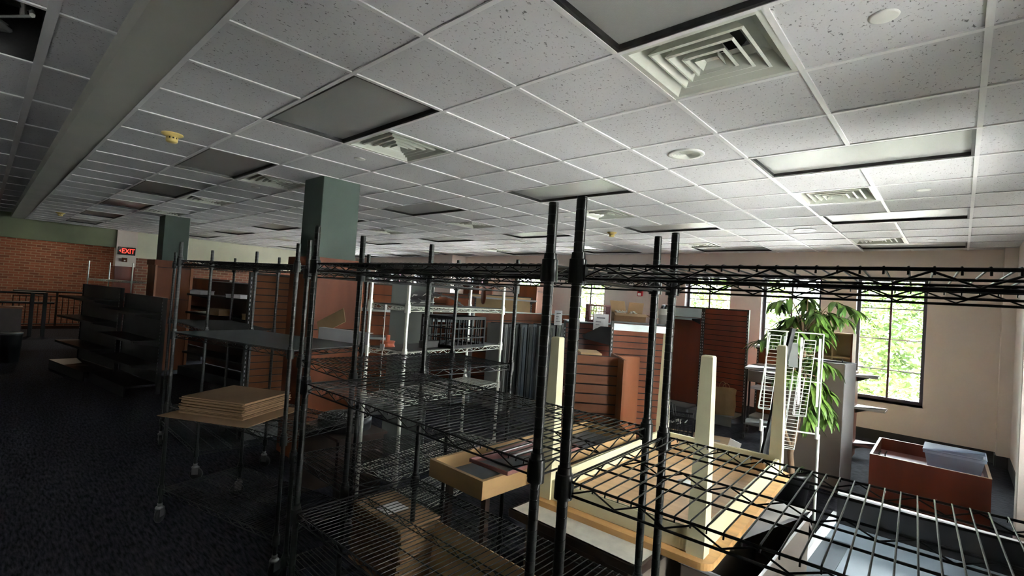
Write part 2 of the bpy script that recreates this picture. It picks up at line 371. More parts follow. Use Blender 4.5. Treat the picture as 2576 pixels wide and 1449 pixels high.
# air diffusers
def diffuser():
    t = thing('air_diffuser', '', 'air vent'); c = T/2
    p = MB(); e = .29; g = .235
    def ring(r0, z0, r1, z1, mb, mi=0):
        a = [(-r0, -r0, z0), (r0, -r0, z0), (r0, r0, z0), (-r0, r0, z0)]; b = [(-r1, -r1, z1), (r1, -r1, z1), (r1, r1, z1), (-r1, r1, z1)]
        mb.add([(x+c, y+c, z) for x, y, z in a+b], [(k, (k+1) % 4, 4+(k+1) % 4, 4+k) for k in range(4)], mi)
    ring(.293, -.004, .268, -.004, p); ring(.268, -.004, .262, .006, p); ring(.262, .006, .20, .085, p); ring(.20, .085, .13, .10, p)
    ring(.293, -.004, .293, .10, p)
    p.build('pan', VENT, t)
    d = MB(); d.lathe([(.15, .098), (.15, .16), (.0, .16)], 24, (c, c, 0)); d.box(0, T, 0, T, .165, .17); d.build('duct_neck', DUCT, t)
    for k, (ro, ri) in enumerate(((.205, .15), (.15, .10), (.095, .055))):
        l = MB(); z = .004-k*.004
        ring(ro, z, ro-.012, z-.004, l); ring(ro-.012, z-.004, ri, z+.055, l); ring(ro, z, ri+.004, z+.062, l); ring(ri, z+.055, ri+.004, z+.062, l)
        l.build('louver', VENT, t)
    q = MB(); ring(.05, -.006, .028, .018, q); ring(.028, .018, .0001, .018, q); ring(.052, -.008, .05, -.006, q); ring(.052, -.008, .04, .03, q); q.build('centre_cone', VENT, t)
    b = MB()
    for s_ in (-1, 1): b.tube([(c+s_*.0, c+s_*.15, .09), (c, c+s_*.04, .03)], .004, 5)
    b.build('bracket', VENT, t)
    return t
proto = diffuser()
for n, (i, j) in enumerate(vents):
    row = {2: 'beside the first row of lights', 7: 'in the middle row of vents', 12: 'near the window wall'}[j]
    num = ['rightmost', 'second from right', 'third from right', 'fourth from right', 'fifth from right', 'sixth from right'][(2-i)//4]
    o = proto if n == 0 else cp(proto)
    o['label'] = 'square white louvred ceiling air diffuser %s, %s' % (row, num); o['group'] = 'ceiling air diffusers'; o.location = (i*T, j*T, H)

# sprinkler covers, speakers, smoke detectors
covers = [(3.53, 2.52, 'largest in view, upper right'), (3.5, 7.5, 'between two light panels at right'), (3.43, 12.5, 'farthest right by the window wall'), (-2.48, 2.5, 'beside the nearest dark light panel on the left'),
          (-2.44, 7.47, 'above the middle of the tall posts'), (-6.4, 2.5, 'left of the grey column top'), (-6.35, 7.4, 'near the green-lit diffuser'), (-11, 12.1, 'farthest away over the windows')]
mb = MB(); mb.lathe([(.0001, -.006), (.040, -.006), (.046, -.004), (.048, 0)], 28); c0 = mb.build('sprinkler_cover', WPL)
for n, (i, j, l) in enumerate(covers):
    o = c0 if n == 0 else c0.copy()
    if n: COL.objects.link(o)
    tag(o, 'round white flush sprinkler cover plate, %s' % l, 'sprinkler cover', 'flush sprinkler covers', (i*T, j*T, H-.001))
t = thing('ceiling_speaker', 'round cream perforated ceiling speaker, nearest one right of centre', 'speaker', (1.47*T, 4.5*T, H), 0, 'round ceiling speakers')
mb = MB(); mb.lathe([(.125, 0), (.125, -.006), (.118, -.010), (.098, -.008)], 40); mb.build('rim', WPL, t)
mb = MB()
for k in range(10): r0 = .098-k*.0098; mb.lathe([(r0, -.008), (r0-.0045, -.0085), (r0-.005, -.005), (max(r0-.0098, .0001), -.0055)], 36)
mb.build('grille', VENT, t)
dup(t, 'round cream ceiling speaker near the window wall at right', (1.47*T, 10.5*T, H), 0, 'round ceiling speakers')
dup(t, 'round ceiling speaker in the distance left of the tallest posts', (-6.4*T, 10.4*T, H), 0, 'round ceiling speakers')
t = thing('smoke_detector', 'yellowed plastic smoke detector hanging under ceiling tile at left', 'smoke detector', (-3.75*T, .52*T, H), 0, 'yellowed smoke detectors')
mb = MB(); mb.lathe([(.074, 0), (.076, -.008), (.07, -.013), (.046, -.027), (.044, -.03)], 32); mb.build('base', YPL, t)
mb = MB(); mb.lathe([(.037, -.028), (.037, -.046)], 24); mb.lathe([(.040, -.043), (.041, -.062), (.034, -.070), (.0001, -.071)], 32)
for k in range(10):
    a = 2*PI*k/10; mb.box(-.006, .006, .036, .041, -.046, -.028, M=RZ(math.degrees(a)))
mb.build('sensor_head', YPL, t)
mb = MB(); mb.lathe([(.0375, -.030), (.0375, -.043)], 24); mb.build('sensor_mesh', BBLK, t)
dup(t, 'small yellowed smoke detector hanging behind the tallest shelf posts', (-2.66*T, 9.7*T, H), 0, 'yellowed smoke detectors')
dup(t, 'tiny smoke detector on far left ceiling over the brick wall', (-18.4*T, .62*T, H), 0, 'yellowed smoke detectors')

# opening in the left ceiling showing pipes
t = thing('ceiling_opening', 'square opening in upper left ceiling showing pipes and cables above', 'ceiling opening', (0, 0, 0))
mb = MB(); x0, x1, y0, y1 = .03-2*TL, .03-TL, GY-TL, GY
mb.box(x0-.02, x0, y0, y1, HL, HL+.3); mb.box(x1, x1+.02, y0, y1, HL, HL+.3); mb.box(x0, x1, y0-.02, y0, HL, HL+.3); mb.box(x0, x1, y1, y1+.02, HL, HL+.3); mb.box(x0, x1, y0, y1, HL+.3, HL+.32)
mb.build('shaft', DUCT, t)
mb = MB(); random.seed(4)
for k in range(12):
    p = [Vector((random.uniform(x0+.05, x1-.05), random.uniform(y0+.4, y1-.04), HL+random.uniform(.04, .25))) for _ in range(4)]
    mb.tube(p, random.uniform(.006, .02), 6, mi=k % 2)
mb.build('pipework', [VENT, GREYM], t)

# columns
mb = MB(); mb.bbox(-2.87, -2.44, 1.66, 2.075, 0, H, .006); struct(mb, 'trim_2', TEAL)
mb = MB(); mb.bbox(-9.05, -8.63, 1.62, 2.03, 0, H, .006); struct(mb, 'trim_3', TEAL)
def cladding(x0, x1, y0, y1, zt, label):
    t = thing('column_cladding', label, 'cabinet', ((x0+x1)/2, (y0+y1)/2, 0)); a, b = (x1-x0)/2, (y1-y0)/2; th = .03
    mb = MB()
    mb.box(a-th, a, -b, b, 0, zt); mb.box(-a, -a+th, -b, b, 0, zt); mb.box(-a+th, a-th, -b, -b+th, 0, zt); mb.box(-a+th, a-th, b-th, b, 0, zt)
    mb.build('casing', REDL, t)
    mb = MB(); e = .02
    for q in ((a, a+e, -b-e, b+e), (-a-e, -a, -b-e, b+e), (-a, a, -b-e, -b), (-a, a, b, b+e)): mb.box(*q, zt-.10, zt)
    mb.build('cap_moulding', REDL, t)
    mb = MB(); mb.box(a, a+.007, b-.045, b, 0, zt-.10); mb.box(a, a+.007, -b, -b+.03, 0, zt-.10); mb.build('edge_strip', ORNGW, t)
    mb = MB(); mb.box(a, a+.004, -b+.03, b-.045, 1.33, 1.34); mb.box(a, a+.004, -b+.03, b-.045, zt-.14, zt-.13); mb.build('panel_joint', GROOVE, t)
    return t
ORNGW = mat('orange_wood_edge', (.34, .12, .05), .45, 0, .2, 4, (1, 1, .2))
cladding(-2.93, -2.40, 1.60, 2.17, 2.07, 'brown wood panelled casing around base of the nearer grey-green column')
cladding(-9.15, -8.55, 1.52, 2.13, 2.06, 'dark wood casing around base of the farther green column')
cladding(-5.35, -4.75, 7.95, 8.45, 2.12, 'cherry red wood column casing by windows, right one of two')
cladding(-7.25, -6.65, 7.95, 8.45, 2.12, 'cherry red wood column casing by windows, left one of two')

# ------------------------------------------------------------------ wire shelving
def wire_shelf_mesh(L, D, pitch, name, mt, n=6):
    m = MB(); e = .0032; hz = .030
    i = .0
    for y in (0, D):
        for z in (-.004, -hz-.004): m.tube([(.012, y, z), (L-.012, y, z)], e, n)
    for x in (0, L):
        for z in (-.004, -hz-.004): m.tube([(x, .012, z), (x, D-.012, z)], e, n)
    def zig(p0, p1):
        p0, p1 = Vector(p0), Vector(p1); ln = (p1-p0).length; k = max(2, int(ln/.055)); pts = []
        for q in range(k+1):
            p = p0+(p1-p0)*q/k; p.z += -.007 if q % 2 else -hz-.001
            pts.append(p)
        m.tube(pts, .0022, 5)
    zig((.02, 0, 0), (L-.02, 0, 0)); zig((.02, D, 0), (L-.02, D, 0)); zig((0, .02, 0), (0, D-.02, 0)); zig((L, .02, 0), (L, D-.02, 0))
    for k in (1, 2, 3):
        y = D*k/4
        m.tube([(0, y, -.009), (L, y, -.009)], .0029, 5)
        if k == 2: m.tube([(0, y, -hz-.004), (L, y, -hz-.004)], .0029, 5); zig((0, y, -.003), (L, y, -.003))
    k = int((L-.03)/pitch)
    for q in range(k+1):
        x = .015+(L-.03)*q/k
        m.tube([(x, -.002, -.013), (x, 0, -.001), (x, .006, 0), (x, D-.006, 0), (x, D, -.001), (x, D+.002, -.013)], .0019, 5)
    return m.mesh(name, mt)
def post_mesh(z0, z1, mt, name):
    m = MB(); r = .0127; g = .0254; z = z0
    m.lathe([(.0001, z0), (r, z0)], 14)
    while z < z1-.001:
        ze = min(z+g, z1); m.lathe([(r, z), (r, ze-.0022)], 14); m.lathe([(r, ze-.0022), (r-.0014, ze-.0018), (r-.0014, ze-.0004), (r, ze)], 14, smooth=False); z = ze
    m.lathe([(r, z1), (.0001, z1)], 14)
    return m.mesh(name, mt)
def collar_mesh(mt):
    m = MB(); 
    for a, b in (((.0128, -.046), (.0215, -.046)), ((.0215, -.046), (.0205, .010)), ((.0205, .010), (.0170, .012)), ((.0170, .012), (.0160, .026)), ((.0160, .026), (.0128, .027))): m.lathe([a, b], 18)
    m.box(.012, .024, -.006, .006, -.040, -.002); m.box(-.006, .006, .012, .024, -.040, -.002); return m.mesh('collar', mt)
def caster_meshes():
    m = MB(); m.lathe([(.008, .145), (.0165, .142), (.0165, .128), (.012, .122), (.026, .118), (.028, .108), (.020, .100)], 14)
    m.box(-.020, -.016, -.02, .03, .05, .112); m.box(.016, .020, -.02, .03, .05, .112)
    f = m.mesh('caster_fork', CMET)
    m = MB(); M_ = Matrix.Translation((0, .012, .052)) @ Matrix.Rotation(PI/2, 4, 'Y'); m.lathe([(.0001, -.014), (.045, -.014), (.051, -.008), (.051, .008), (.045, .014), (.0001, .014)], 20, M=M_)
    return f, m.mesh('caster_wheel', BBLK)
COLB, COLC = collar_mesh(BLK), collar_mesh(CHR)
POSTB = post_mesh(.12, 2.03, BLK, 'post'); POSTC = post_mesh(.06, 1.885, CHR, 'post'); CFORK, CWHEEL = caster_meshes(); POSTT = post_mesh(.06, 1.99, CHR, 'post')
SHM = {}
def ob(name, me, parent, loc=(0, 0, 0), rz=0):
    o = bpy.data.objects.new(name, me); COL.objects.link(o); o.parent = parent; o.location = loc; o.rotation_euler = (0, 0, rz); return o
def wire_unit(label, x, y, rz, L, D, zs, pitch=.0254, chrome=False, group='black wire shelving units', ztop=None, swap=False, casters=True, tall=False):
    mt = CHR if chrome else BLK
    t = thing('wire_shelving_unit', label, 'shelving unit', (x, y, 0), rz, group)
    cs = [(0, 0, 0), (L, 0, PI/2), (L, D, PI), (0, D, -PI/2)]
    for px, py, a in cs:
        p = ob('post', (POSTT if tall else POSTC) if chrome else POSTB, t, (px, py, 0))
        if casters and not chrome:
            f = ob('caster', CFORK, p, (0, 0, 0), random.uniform(0, 6)); wv = ob('caster_wheel', CWHEEL, p, (0, 0, 0), f.rotation_euler.z)
    key = (L, D, pitch, chrome, swap)
    if key not in SHM: SHM[key] = wire_shelf_mesh(D if swap else L, L if swap else D, pitch, 'wire_shelf', mt)
    for z in zs:
        s_ = ob('wire_shelf', SHM[key], t, (L, 0, z) if swap else (0, 0, z), PI/2 if swap else 0)
        for px, py, a in cs:
            lx, ly = (py, L-px) if swap else (px, py)
            ob('collar', COLC if chrome else COLB, s_, (lx, ly, 0), a-(PI/2 if swap else 0))
    return t
random.seed(1)
wire_unit('nearest black wire shelving unit in the centre, with the tall post pair at its right', .41, .292, 1.3, 1.222, .61, (1.875, 1.375, .845, .30))
wire_unit('black wire shelving unit at lower right, running out of the right edge', 1.737, .292, 3, 1.20, .58, (1.872, 1.375), .0305)
wire_unit('black wire unit with dark lined middle shelf and flattened cardboard on it', -1.79, .325, 15.4, 1.24, .60, (1.90, 1.37, .845, .25))
wire_unit('narrow black wire unit standing end-on behind the nearest unit', -.275, .575, -1, .58, 1.08, (1.86, 1.37, .845, .28), swap=True)
wire_unit('farthest left black wire unit, behind the dark lined one', -3.75, .735, 0, 1.23, .58, (1.91, 1.32, .25), .0254)
wire_unit('silver chrome wire unit with zigzag shelf edges holding a black crate', -.415, 1.36, 101.0, 1.22, .37, (1.68, 1.36, 1.02, .50, .2), chrome=True, group='chrome wire shelving units')
for z, l in ((1.683, 'top'), (1.363, 'middle')):
    mb = MB(); mb.box(.01, 1.21, .01, .36, 0, .003); tag(mb.build('shelf_liner', DGREY), 'dark liner sheet on the %s shelf of the chrome unit' % l, 'shelf liner', loc=(-.415, 1.36, z), rz=101)
# far chrome uprights at the left, beside the balcony
wire_unit('distant chrome wire unit at far left beside the balcony rail', -11.75, .95, 30, 1.2, .45, (1.60, 1.2, .7), .03, chrome=True, group='chrome wire shelving units', tall=True)

# liner + items on dark lined unit
MX = RZ(15.4, (-1.79, .325, 0))
mb = MB(); mb.box(-.01, 1.25, -.01, .61, 0, .004); tag(mb.build('shelf_liner', LINER), 'dark blue-grey solid liner sheet covering the middle wire shelf', 'shelf liner', loc=(-1.79, .325, 1.373), rz=15.4)
t = thing('cardboard_stack', 'stack of flattened brown cardboard cartons on low shelf at left', 'cardboard', (-1.50, .33, .848), 31)
mb = MB(); mb.box(-.06, .62, -.12, .46, 0, .004); mb.build('bottom_sheet', CARD, t)
random.seed(7)
for k in range(14):
    mb = MB(); a = random.uniform(-.012, .012); b = random.uniform(-.012, .012); z = .006+k*.0078
    mb.box(0+a, .50+a, .00+b, .47+b, z, z+.0066); mb.build('flat_carton', CARD if k > 12 else (CARDD if k % 3 else CARD), t)

# ------------------------------------------------------------------ cream table upside down on a desk
t = thing('upside_down_table', 'cream legged pine table turned upside down on top of the desk', 'table', (1.215, 2.13, .755), 2.9)
a, b = .455, .80; rr = .05
poly = []
for cx_, cy2, a0 in ((a-rr, -b+rr, -90), (a-rr, b-rr, 0), (-a+rr, b-rr, 90), (-a+rr, -b+rr, 180)):
    for k in range(7): th = R(a0+k*15); poly.append((cx_+rr*math.cos(th), cy2+rr*math.sin(th)))
mb = MB(); mb.prism(poly, 0, .028); mb.build('tabletop', PINE, t)
mb = MB(); mb.box(-a+.07, a-.07, -b+.07, b-.07, .0282, .031); mb.build('underside', PLYW, t)
for q in ((-a+.05, a-.05, -b+.05, -b+.075), (-a+.05, a-.05, b-.075, b-.05), (-a+.05, -a+.075, -b+.075, b-.075), (a-.075, a-.05, -b+.075, b-.075)):
    mb = MB(); mb.bbox(*q, .028, .125, .003); mb.build('apron', CREAM, t)
for sx in (-1, 1):
    for sy in (-1, 1):
        m = MB(); x, y = sx*(a-.075), sy*(b-.075); w0, w1, h1, h2 = .036, .024, .14, .845
        vs = [(x+dx*w_, y+dy*w_, z) for z, w_ in ((.028, w0), (h1, w0), (h2-.006, w1), (h2, w1-.004)) for dx, dy in ((-1, -1), (1, -1), (1, 1), (-1, 1))]
        m.add(vs, [(3, 2, 1, 0), (12, 13, 14, 15)]+[(k*4+i, k*4+(i+1) % 4, k*4+4+(i+1) % 4, k*4+4+i) for k in range(3) for i in range(4)])
        m.build('leg', CREAM, t)
        mb = MB(); mb.prism([(x-sx*.03, y-sy*.03), (x-sx*.14, y-sy*.03), (x-sx*.03, y-sy*.14)], .032, .10); mb.build('corner_block', PLYW, t)
mb = MB(); mb.lathe([(.05, 0), (.05, .003), (.0001, .003)], 24); mb.build('round_label', PAPER, t, ).location = (.05, .05, .0315)
t = thing('desk', 'walnut edged desk with mottled white top under the upturned table', 'desk', (0, 0, 0))
mb = MB(); mb.bbox(.80, 1.50, 1.17, 2.90, .715, .755, .003); mb.build('desktop', DKWD, t)
mb = MB(); mb.box(.815, 1.485, 1.185, 2.885, .7552, .7555); mb.build('top_laminate', MARBL, t)
for x in (.86, 1.42): mb = MB(); mb.box(x, x+.03, 1.24, 2.84, 0, .715); mb.build('side_panel', TAUPE, t)
mb = MB(); mb.box(.89, 1.42, 1.24, 1.265, .05, .715); mb.build('end_panel', DKWD, t)
t = thing('metal_cabinet', 'low grey steel cabinet under the right side of the upturned table', 'cabinet', (1.66, 2.15, 0), 0)
mb = MB(); mb.bbox(-.14, .14, -.62, .5, 0, .66, .006); mb.build('body', TAUPE, t)
mb = MB(); mb.bbox(-.15, .15, -.63, .51, .662, .682, .004); mb.build('top_panel', LGREY, t)
# tray-like display box
t = thing('display_tray', 'shallow maple sided display box with slate bottom lying behind the shelf', 'display box', (.345, 1.03, 0), 0)
L_, D_, z0, z1 = .405, 1.5, .81, .90
mb = MB(); mb.box(0, L_, 0, .02, z0, z1); mb.box(0, L_, D_-.02, D_, z0, z1); mb.box(0, .02, .02, D_-.02, z0, z1); mb.box(L_-.02, L_, .02, D_-.02, z0, z1); mb.build('frame', MAPLE, t)
mb = MB(); mb.box(.02, L_-.02, .02, D_-.02, z0, z0+.015); mb.build('bottom_panel', SLATE, t)
for x in (.05, L_-.08):
    for y in (.08, D_-.1): mb = MB(); mb.box(x, x+.03, y, y+.03, 0, z0); mb.build('leg', DKWD, t)
t = thing('mauve_board', 'mauve board with two pale strips leaning across the display box', 'board', (.50, 1.30, .902), 3)
mb = MB(); mb.bbox(0, .27, -.14, .55, 0, .022, .003); mb.build('board', MAUVE, t)
for k in range(2):
    mb = MB(); mb.box(.04+k*.09, .055+k*.09, .05, .45, .022, .028); mb.build('strip', PAPER, t)

# cartons under the nearest unit
t = thing('carton_bundle', 'bundle of upright brown cartons with a white label under nearest shelves', 'cardboard box', (.0, 0, 0))
random.seed(3)
mb = MB()
for k in range(22):
    z = .32+k*.0136; a = random.uniform(-.008, .008); mb.box(.36+a, .80+a, .80-.0+a, 1.05, z, z+.012)
# moved slightly: layered block
mb.build('layers', CARDD, t)
mb = MB(); mb.box(.36, .80, .80, 1.05, .618, .624); mb.build('top_flap', CARD, t)
mb = MB(); mb.box(.50, .62, .84, .98, .6242, .625); mb.build('shipping_label', PAPER, t)
bpy.data.objects.remove(t.children[0]) if False else None
t.location = (-.36, 0, 0)
t = thing('flat_cartons', 'large flattened cartons leaning upright behind the labelled carton bundle', 'cardboard', (.0, 0, 0))
for k in range(3):
    mb = MB(); M_ = Matrix.Translation((.36-.02*k+.12, 1.0+.018*k-.06, .02)) @ Matrix.Rotation(R(-4), 4, 'X')
    mb.box(0, .82-.05*k, 0, .006, 0, .62-.02*k, M=M_); mb.build('carton_sheet', CARDL if k == 0 else CARD, t)

# ------------------------------------------------------------------ plant, racks, cabinets to the right
t = thing('potted_plant', 'tall leafy potted ficus tree in front of the window', 'plant', (1.27, 4.66, 0))
mb = MB(); mb.lathe([(.0001, 0), (.12, 0), (.155, .30), (.165, .31), (.165, .34), (.150, .34), (.148, .30)], 28); mb.build('pot', BBLK, t)
mb = MB(); mb.lathe([(.0001, .30), (.149, .30)], 24); mb.build('soil', SOIL, t)
random.seed(11)
tr = MB()
def limb(pts, r0, r1): n = len(pts); tr.tube(pts, [r0+(r1-r0)*k/(n-1) for k in range(n)], 8)
limb([(0, 0, .3), (-.02, 0, .5), (.0, .01, .62), (.03, .02, .85), (.05, .03, 1.1), (.06, .02, 1.3), (.04, .0, 1.55), (.02, 0, 1.75)], .028, .012)
limb([(-.02, 0, .55), (-.07, -.02, .68), (-.085, -.02, .82), (-.09, 0, .95)], .02, .014)
tips = []
for k in range(30):
    a = random.uniform(0, 2*PI); z = random.choice([1.25, 1.45, 1.6, 1.7, 1.8, 1.72, 1.65]); rr_ = random.uniform(.15, .34); e = random.uniform(-.08, .22)
    zt = min(z+e, 1.98)
    p = [(.05, .01, z-.12), (.05+rr_*.5*math.cos(a), rr_*.5*math.sin(a), zt+.02), (.05+rr_*math.cos(a), rr_*math.sin(a), zt-.04)]
    limb(p, .008, .003); tips.append(p)
for a, rr_, z in ((.4, .42, 1.90), (3.6, .42, 1.55)):
    p = [(.05, 0, z-.2), (.05+rr_*.5*math.cos(a), rr_*.5*math.sin(a), z+.06), (.05+rr_*math.cos(a), rr_*math.sin(a), z-.03)]; limb(p, .006, .002); tips.append(p)
for k in range(8):
    a = random.uniform(-1.2, .6); z = random.uniform(1.0, 1.3); p = [(.05, .01, z), (.05+.12*math.cos(a), .12*math.sin(a), z-.02), (.05+.22*math.cos(a), .22*math.sin(a), z-.16)]; limb(p, .006, .003); tips.append(p)
tr.build('trunk', BARK, t)
lf = MB()
def leaf(mb, p, d, ln, wd, droop, up=Vector((0, 0, 1)), n=5):
    d = d.normalized(); side = d.cross(up).normalized(); vs = []; q = Vector(p); dd = d.copy()
    for k in range(n+1):
        u = k/n; wv = wd*math.sin(PI*min(.98, u*.92+.06))**.8*(1-.25*u)
        nrm = side.cross(dd).normalized()
        vs += [q-side*wv/2+nrm*wv*.18, q, q+side*wv/2+nrm*wv*.18]
        dd = (dd+Vector((0, 0, -droop/n))).normalized(); q = q+dd*ln/n
    fs = []
    for k in range(n): b_ = k*3; fs += [(b_, b_+1, b_+4, b_+3), (b_+1, b_+2, b_+5, b_+4)]
    mb.add(vs, fs, 0, True)
for p in tips:
    a_, b_ = Vector(p[1]), Vector(p[2])
    for k in range(24):
        u = random.uniform(.0, 1.02); q = a_+(b_-a_)*u; th = random.uniform(0, 2*PI)
        d = Vector((math.cos(th), math.sin(th), random.uniform(-.4, .3)))+(b_-a_).normalized()*.6
        leaf(lf, q, d, random.uniform(.13, .20), random.uniform(.038, .055), random.uniform(.8, 1.8))
lf.build('foliage', LEAF, t)
mb = MB(); random.seed(5)
for k in range(40):
    a = random.uniform(0, 2*PI); leaf(mb, (.1*math.cos(a), .1*math.sin(a), .31), Vector((math.cos(a), math.sin(a), 1.5)), random.uniform(.08, .14), .008, 1.4)
mb.build('grass', LEAF, t)

def wire_panel(mb, P, U, V, nu, nv, r=.0022):   # grid of wires: origin P, edge vectors U, V
    P, U, V = Vector(P), Vector(U), Vector(V)
    for k in range(nu+1): q = P+U*k/nu; mb.tube([q, q+V], r if 0 < k < nu else r*1.8, 5)
    for k in range(nv+1): q = P+V*k/nv; mb.tube([q, q+U], r if 0 < k < nv else r*1.8, 5)
t = thing('wire_display_rack', 'white wire literature rack with slanted pockets in front of the plant', 'display rack', (1.16, 4.03, 0), 20)
fr = MB()
for x in (0, .42):
    fr.tube([(x, 0, 0), (x, 0, .82)], .011, 8); fr.tube([(x, .03, .80), (x, .0, 1.66)], .006, 6)
    fr.tube([(x, -.15, .01), (x, .2, .01)], .009, 8); fr.tube([(x-.012, 0, .78), (x-.012, .0, .88)], .014, 8)
fr.tube([(0, 0, .82), (.42, 0, .82)], .007, 6); fr.tube([(0, 0, 1.66), (.42, 0, 1.66)], .005, 6); fr.tube([(0, .012, 1.25), (.42, .012, 1.25)], .005, 6)
fr.build('stand', WWIRE, t)
for k, (x, z0, z1) in enumerate(((-.0, 1.0, 1.62), (.13, 1.05, 1.66), (.26, .98, 1.60), (.19, .70, 1.28))):
    mb = MB(); wire_panel(mb, (x-.05, -.16, z0), (.085, 0, 0), (.07, .15, z1-z0), 1, 20, .0019)
    wire_panel(mb, (x-.05, -.16, z0), (.085, 0, 0), (0, .06, -.0), 1, 1, .0019)
    wire_panel(mb, (x-.05, -.16, z0), (0, .06, 0), (.07, .15, z1-z0), 1, 20, .0018)
    mb.build('pocket', WWIRE, t)
for k, x in enumerate((.125, .25, .385)):
    mb = MB(); mb.box(x, x+.018, -.02, -.017, 1.05, 1.62); mb.build('divider_strip', WWIRE, t)
mb = MB(); mb.prism([(-.02, 0), (.045, 0), (.045, .20), (-.02, .20)], 0, .006, M=Matrix.Translation((.20, -.17, 1.38)) @ Matrix.Rotation(R(75), 4, 'X')); tag(mb.build('grey_sign_card', GREYM), 'dark grey card tucked in the white wire rack', 'card', loc=(1.15, 3.95, 0), rz=20)
p0, p1 = Vector((1.18, 3.62, .0)), Vector((1.415, 3.80, 1.72)); mb = MB(); Mb = (p1-p0).to_track_quat('Z', 'Y').to_matrix().to_4x4(); Mb.translation = p0
mb.box(-.022, .022, -.008, .008, .03, 1.72, M=Mb); mb.box(-.022, -.016, -.008, .02, .03, 1.72, M=Mb); mb.box(.016, .022, -.008, .02, .03, 1.72, M=Mb); tag(mb.build('charcoal_upright', DGREY), 'long charcoal steel upright leaning diagonally against the white wire rack', 'upright')
mb = MB(); mb.box(-.05, .05, -.004, 0, -.1, .1, M=Matrix.Translation((.92, 3.93, .55)) @ Matrix.Rotation(R(15), 4, 'Y')); mb.build('hang_tag', WPL, t); COL.objects[-1].matrix_parent_inverse = (Matrix.Translation((1.15, 3.95, 0)) @ Matrix.Rotation(R(20), 4, 'Z')).inverted()

t = thing('tall_cabinet', 'tall taupe metal cabinet with pale side behind the plant', 'cabinet', (1.53, 5.46, 0), -12)
mb = MB(); mb.bbox(-.62, 0, 0, .28, 0, 1.33, .004); mb.build('body', TAUPE, t)
mb = MB(); mb.box(.0005, .006, .0, .28, .01, 1.33); mb.build('side_panel', LGREY, t)
mb = MB(); mb.bbox(-.625, .008, -.005, .285, 1.331, 1.345, .004); mb.build('top_panel', LGREY, t)
mb = MB(); mb.lathe([(.006, 0), (.006, .03), (.0001, .03)], 8); mb.build('bolt', BBLK, t).location = (-.06, .1, 1.345)
def bookcase(label, x, y, rz, W, Dp, Hh, nsh, col=TAN, side=REDL, mid=True):
    t = thing('bookcase', label, 'bookcase', (x, y, 0), rz)
    for x_ in (0, W-.018): mb = MB(); mb.box(x_, x_+.018, 0, Dp, 0, Hh); mb.build('side_panel', side, t)
    mb = MB(); mb.box(.018, W-.018, Dp-.01, Dp, 0, Hh); mb.build('back_panel', col, t)
    for k in range(nsh): z = Hh*k/(nsh-1)-(.018 if k else 0); mb = MB(); mb.box(.018, W-.018, .0, Dp-.01, z, z+.018); mb.build('shelf', col, t)
    if mid: mb = MB(); mb.box(W*.62, W*.62+.018, .005, Dp-.01, Hh*.6, Hh-.018); mb.build('divider', col, t)
    return t
bookcase('tan cubby bookcase with red-brown side between plant and right window', 1.02-.29, 7.25, 0, .62, .3, 1.62, 6)
t = thing('shelf_stand', 'narrow stand with white shelves jutting out right of the tan bookcase', 'shelf stand', (1.37, 7.27, 0))
mb = MB(); mb.box(0, .03, .0, .25, 0, 1.12); mb.build('upright', REDL, t)
for z, m_, w_ in ((1.06, WPL, .27), (.64, WPL, .36), (.16, MAUVE, .30)):
    mb = MB(); mb.bbox(.03, w_, -.02, .26, z, z+.028, .003); mb.build('shelf', m_, t)
    mb = MB(); mb.prism([(.03, -.07), (.03, 0), (.2, 0)], .11, .118, M=Matrix.Translation((0, 0, z)) @ Matrix(((1, 0, 0, 0), (0, 0, 1, 0), (0, 1, 0, 0), (0, 0, 0, 1)))); mb.build('bracket', DGREY, t)

# cherry chest with plastic bin
t = thing('open_chest', 'low open cherry wood chest on carpet near right wall', 'chest', (1.80, 5.22, 0), 1)
W_, D2, Z_ = .84, .95, .53
mb = MB(); mb.box(0, W_, 0, .02, 0, Z_); mb.box(0, W_, D2-.02, D2, 0, Z_); mb.box(0, .02, .02, D2-.02, 0, Z_); mb.box(W_-.02, W_, .02, D2-.02, 0, Z_); mb.build('carcass', REDW, t)
mb = MB(); mb.box(-.001, W_+.001, -.001, .021, Z_, Z_+.003); mb.box(-.001, W_+.001, D2-.021, D2+.001, Z_, Z_+.003); mb.box(-.001, .021, .021, D2-.021, Z_, Z_+.003); mb.box(W_-.021, W_+.001, .021, D2-.021, Z_, Z_+.003); mb.build('edge_band', MAPLE, t)
mb = MB(); mb.box(.02, W_-.02, .02, D2-.02, .40, .41); mb.build('inner_panel', MAUVE, t)
for k in range(2):
    mb = MB(); mb.tube([(0, 0, 0), (0, 0, .11), (.01, .03, .13)], .006, 6); mb.build('hinge_arm', DGREY, t).location = (.06+.045*k, .16+.03*k, .41)
t = thing('storage_bin', 'translucent plastic storage bin with dark contents inside the cherry chest', 'bin', (2.18, 5.62, .412), 0); t.scale = (1, 1, 1.15)
mb = MB(); n_ = [(-.0, 0)]
vs = [(x, y, z) for z, i in ((0, .035), (.14, .005), (.14, -.008), (.16, -.008)) for x, y in ((i, i), (.43-i, i), (.43-i, .36-i), (i, .36-i))]
mb.add(vs, [(3, 2, 1, 0)]+[(k*4+i, k*4+(i+1) % 4, k*4+4+(i+1) % 4, k*4+4+i) for k in range(3) for i in range(4)]); mb.build('tub', CLEAR, t)
mb = MB(); mb.bbox(-.012, .442, -.012, .372, .16, .172, .004); mb.build('lid', CLEAR, t)
mb = MB(); random.seed(2)
for k in range(14): c = Vector((random.uniform(.08, .35), random.uniform(.08, .28), random.uniform(.02, .05))); mb.tube([c, c+Vector((random.uniform(-.08, .08), random.uniform(-.06, .06), .03)), c+Vector((.05, .02, .01))], .012, 6)
mb.build('cable_contents', BBLK, t)
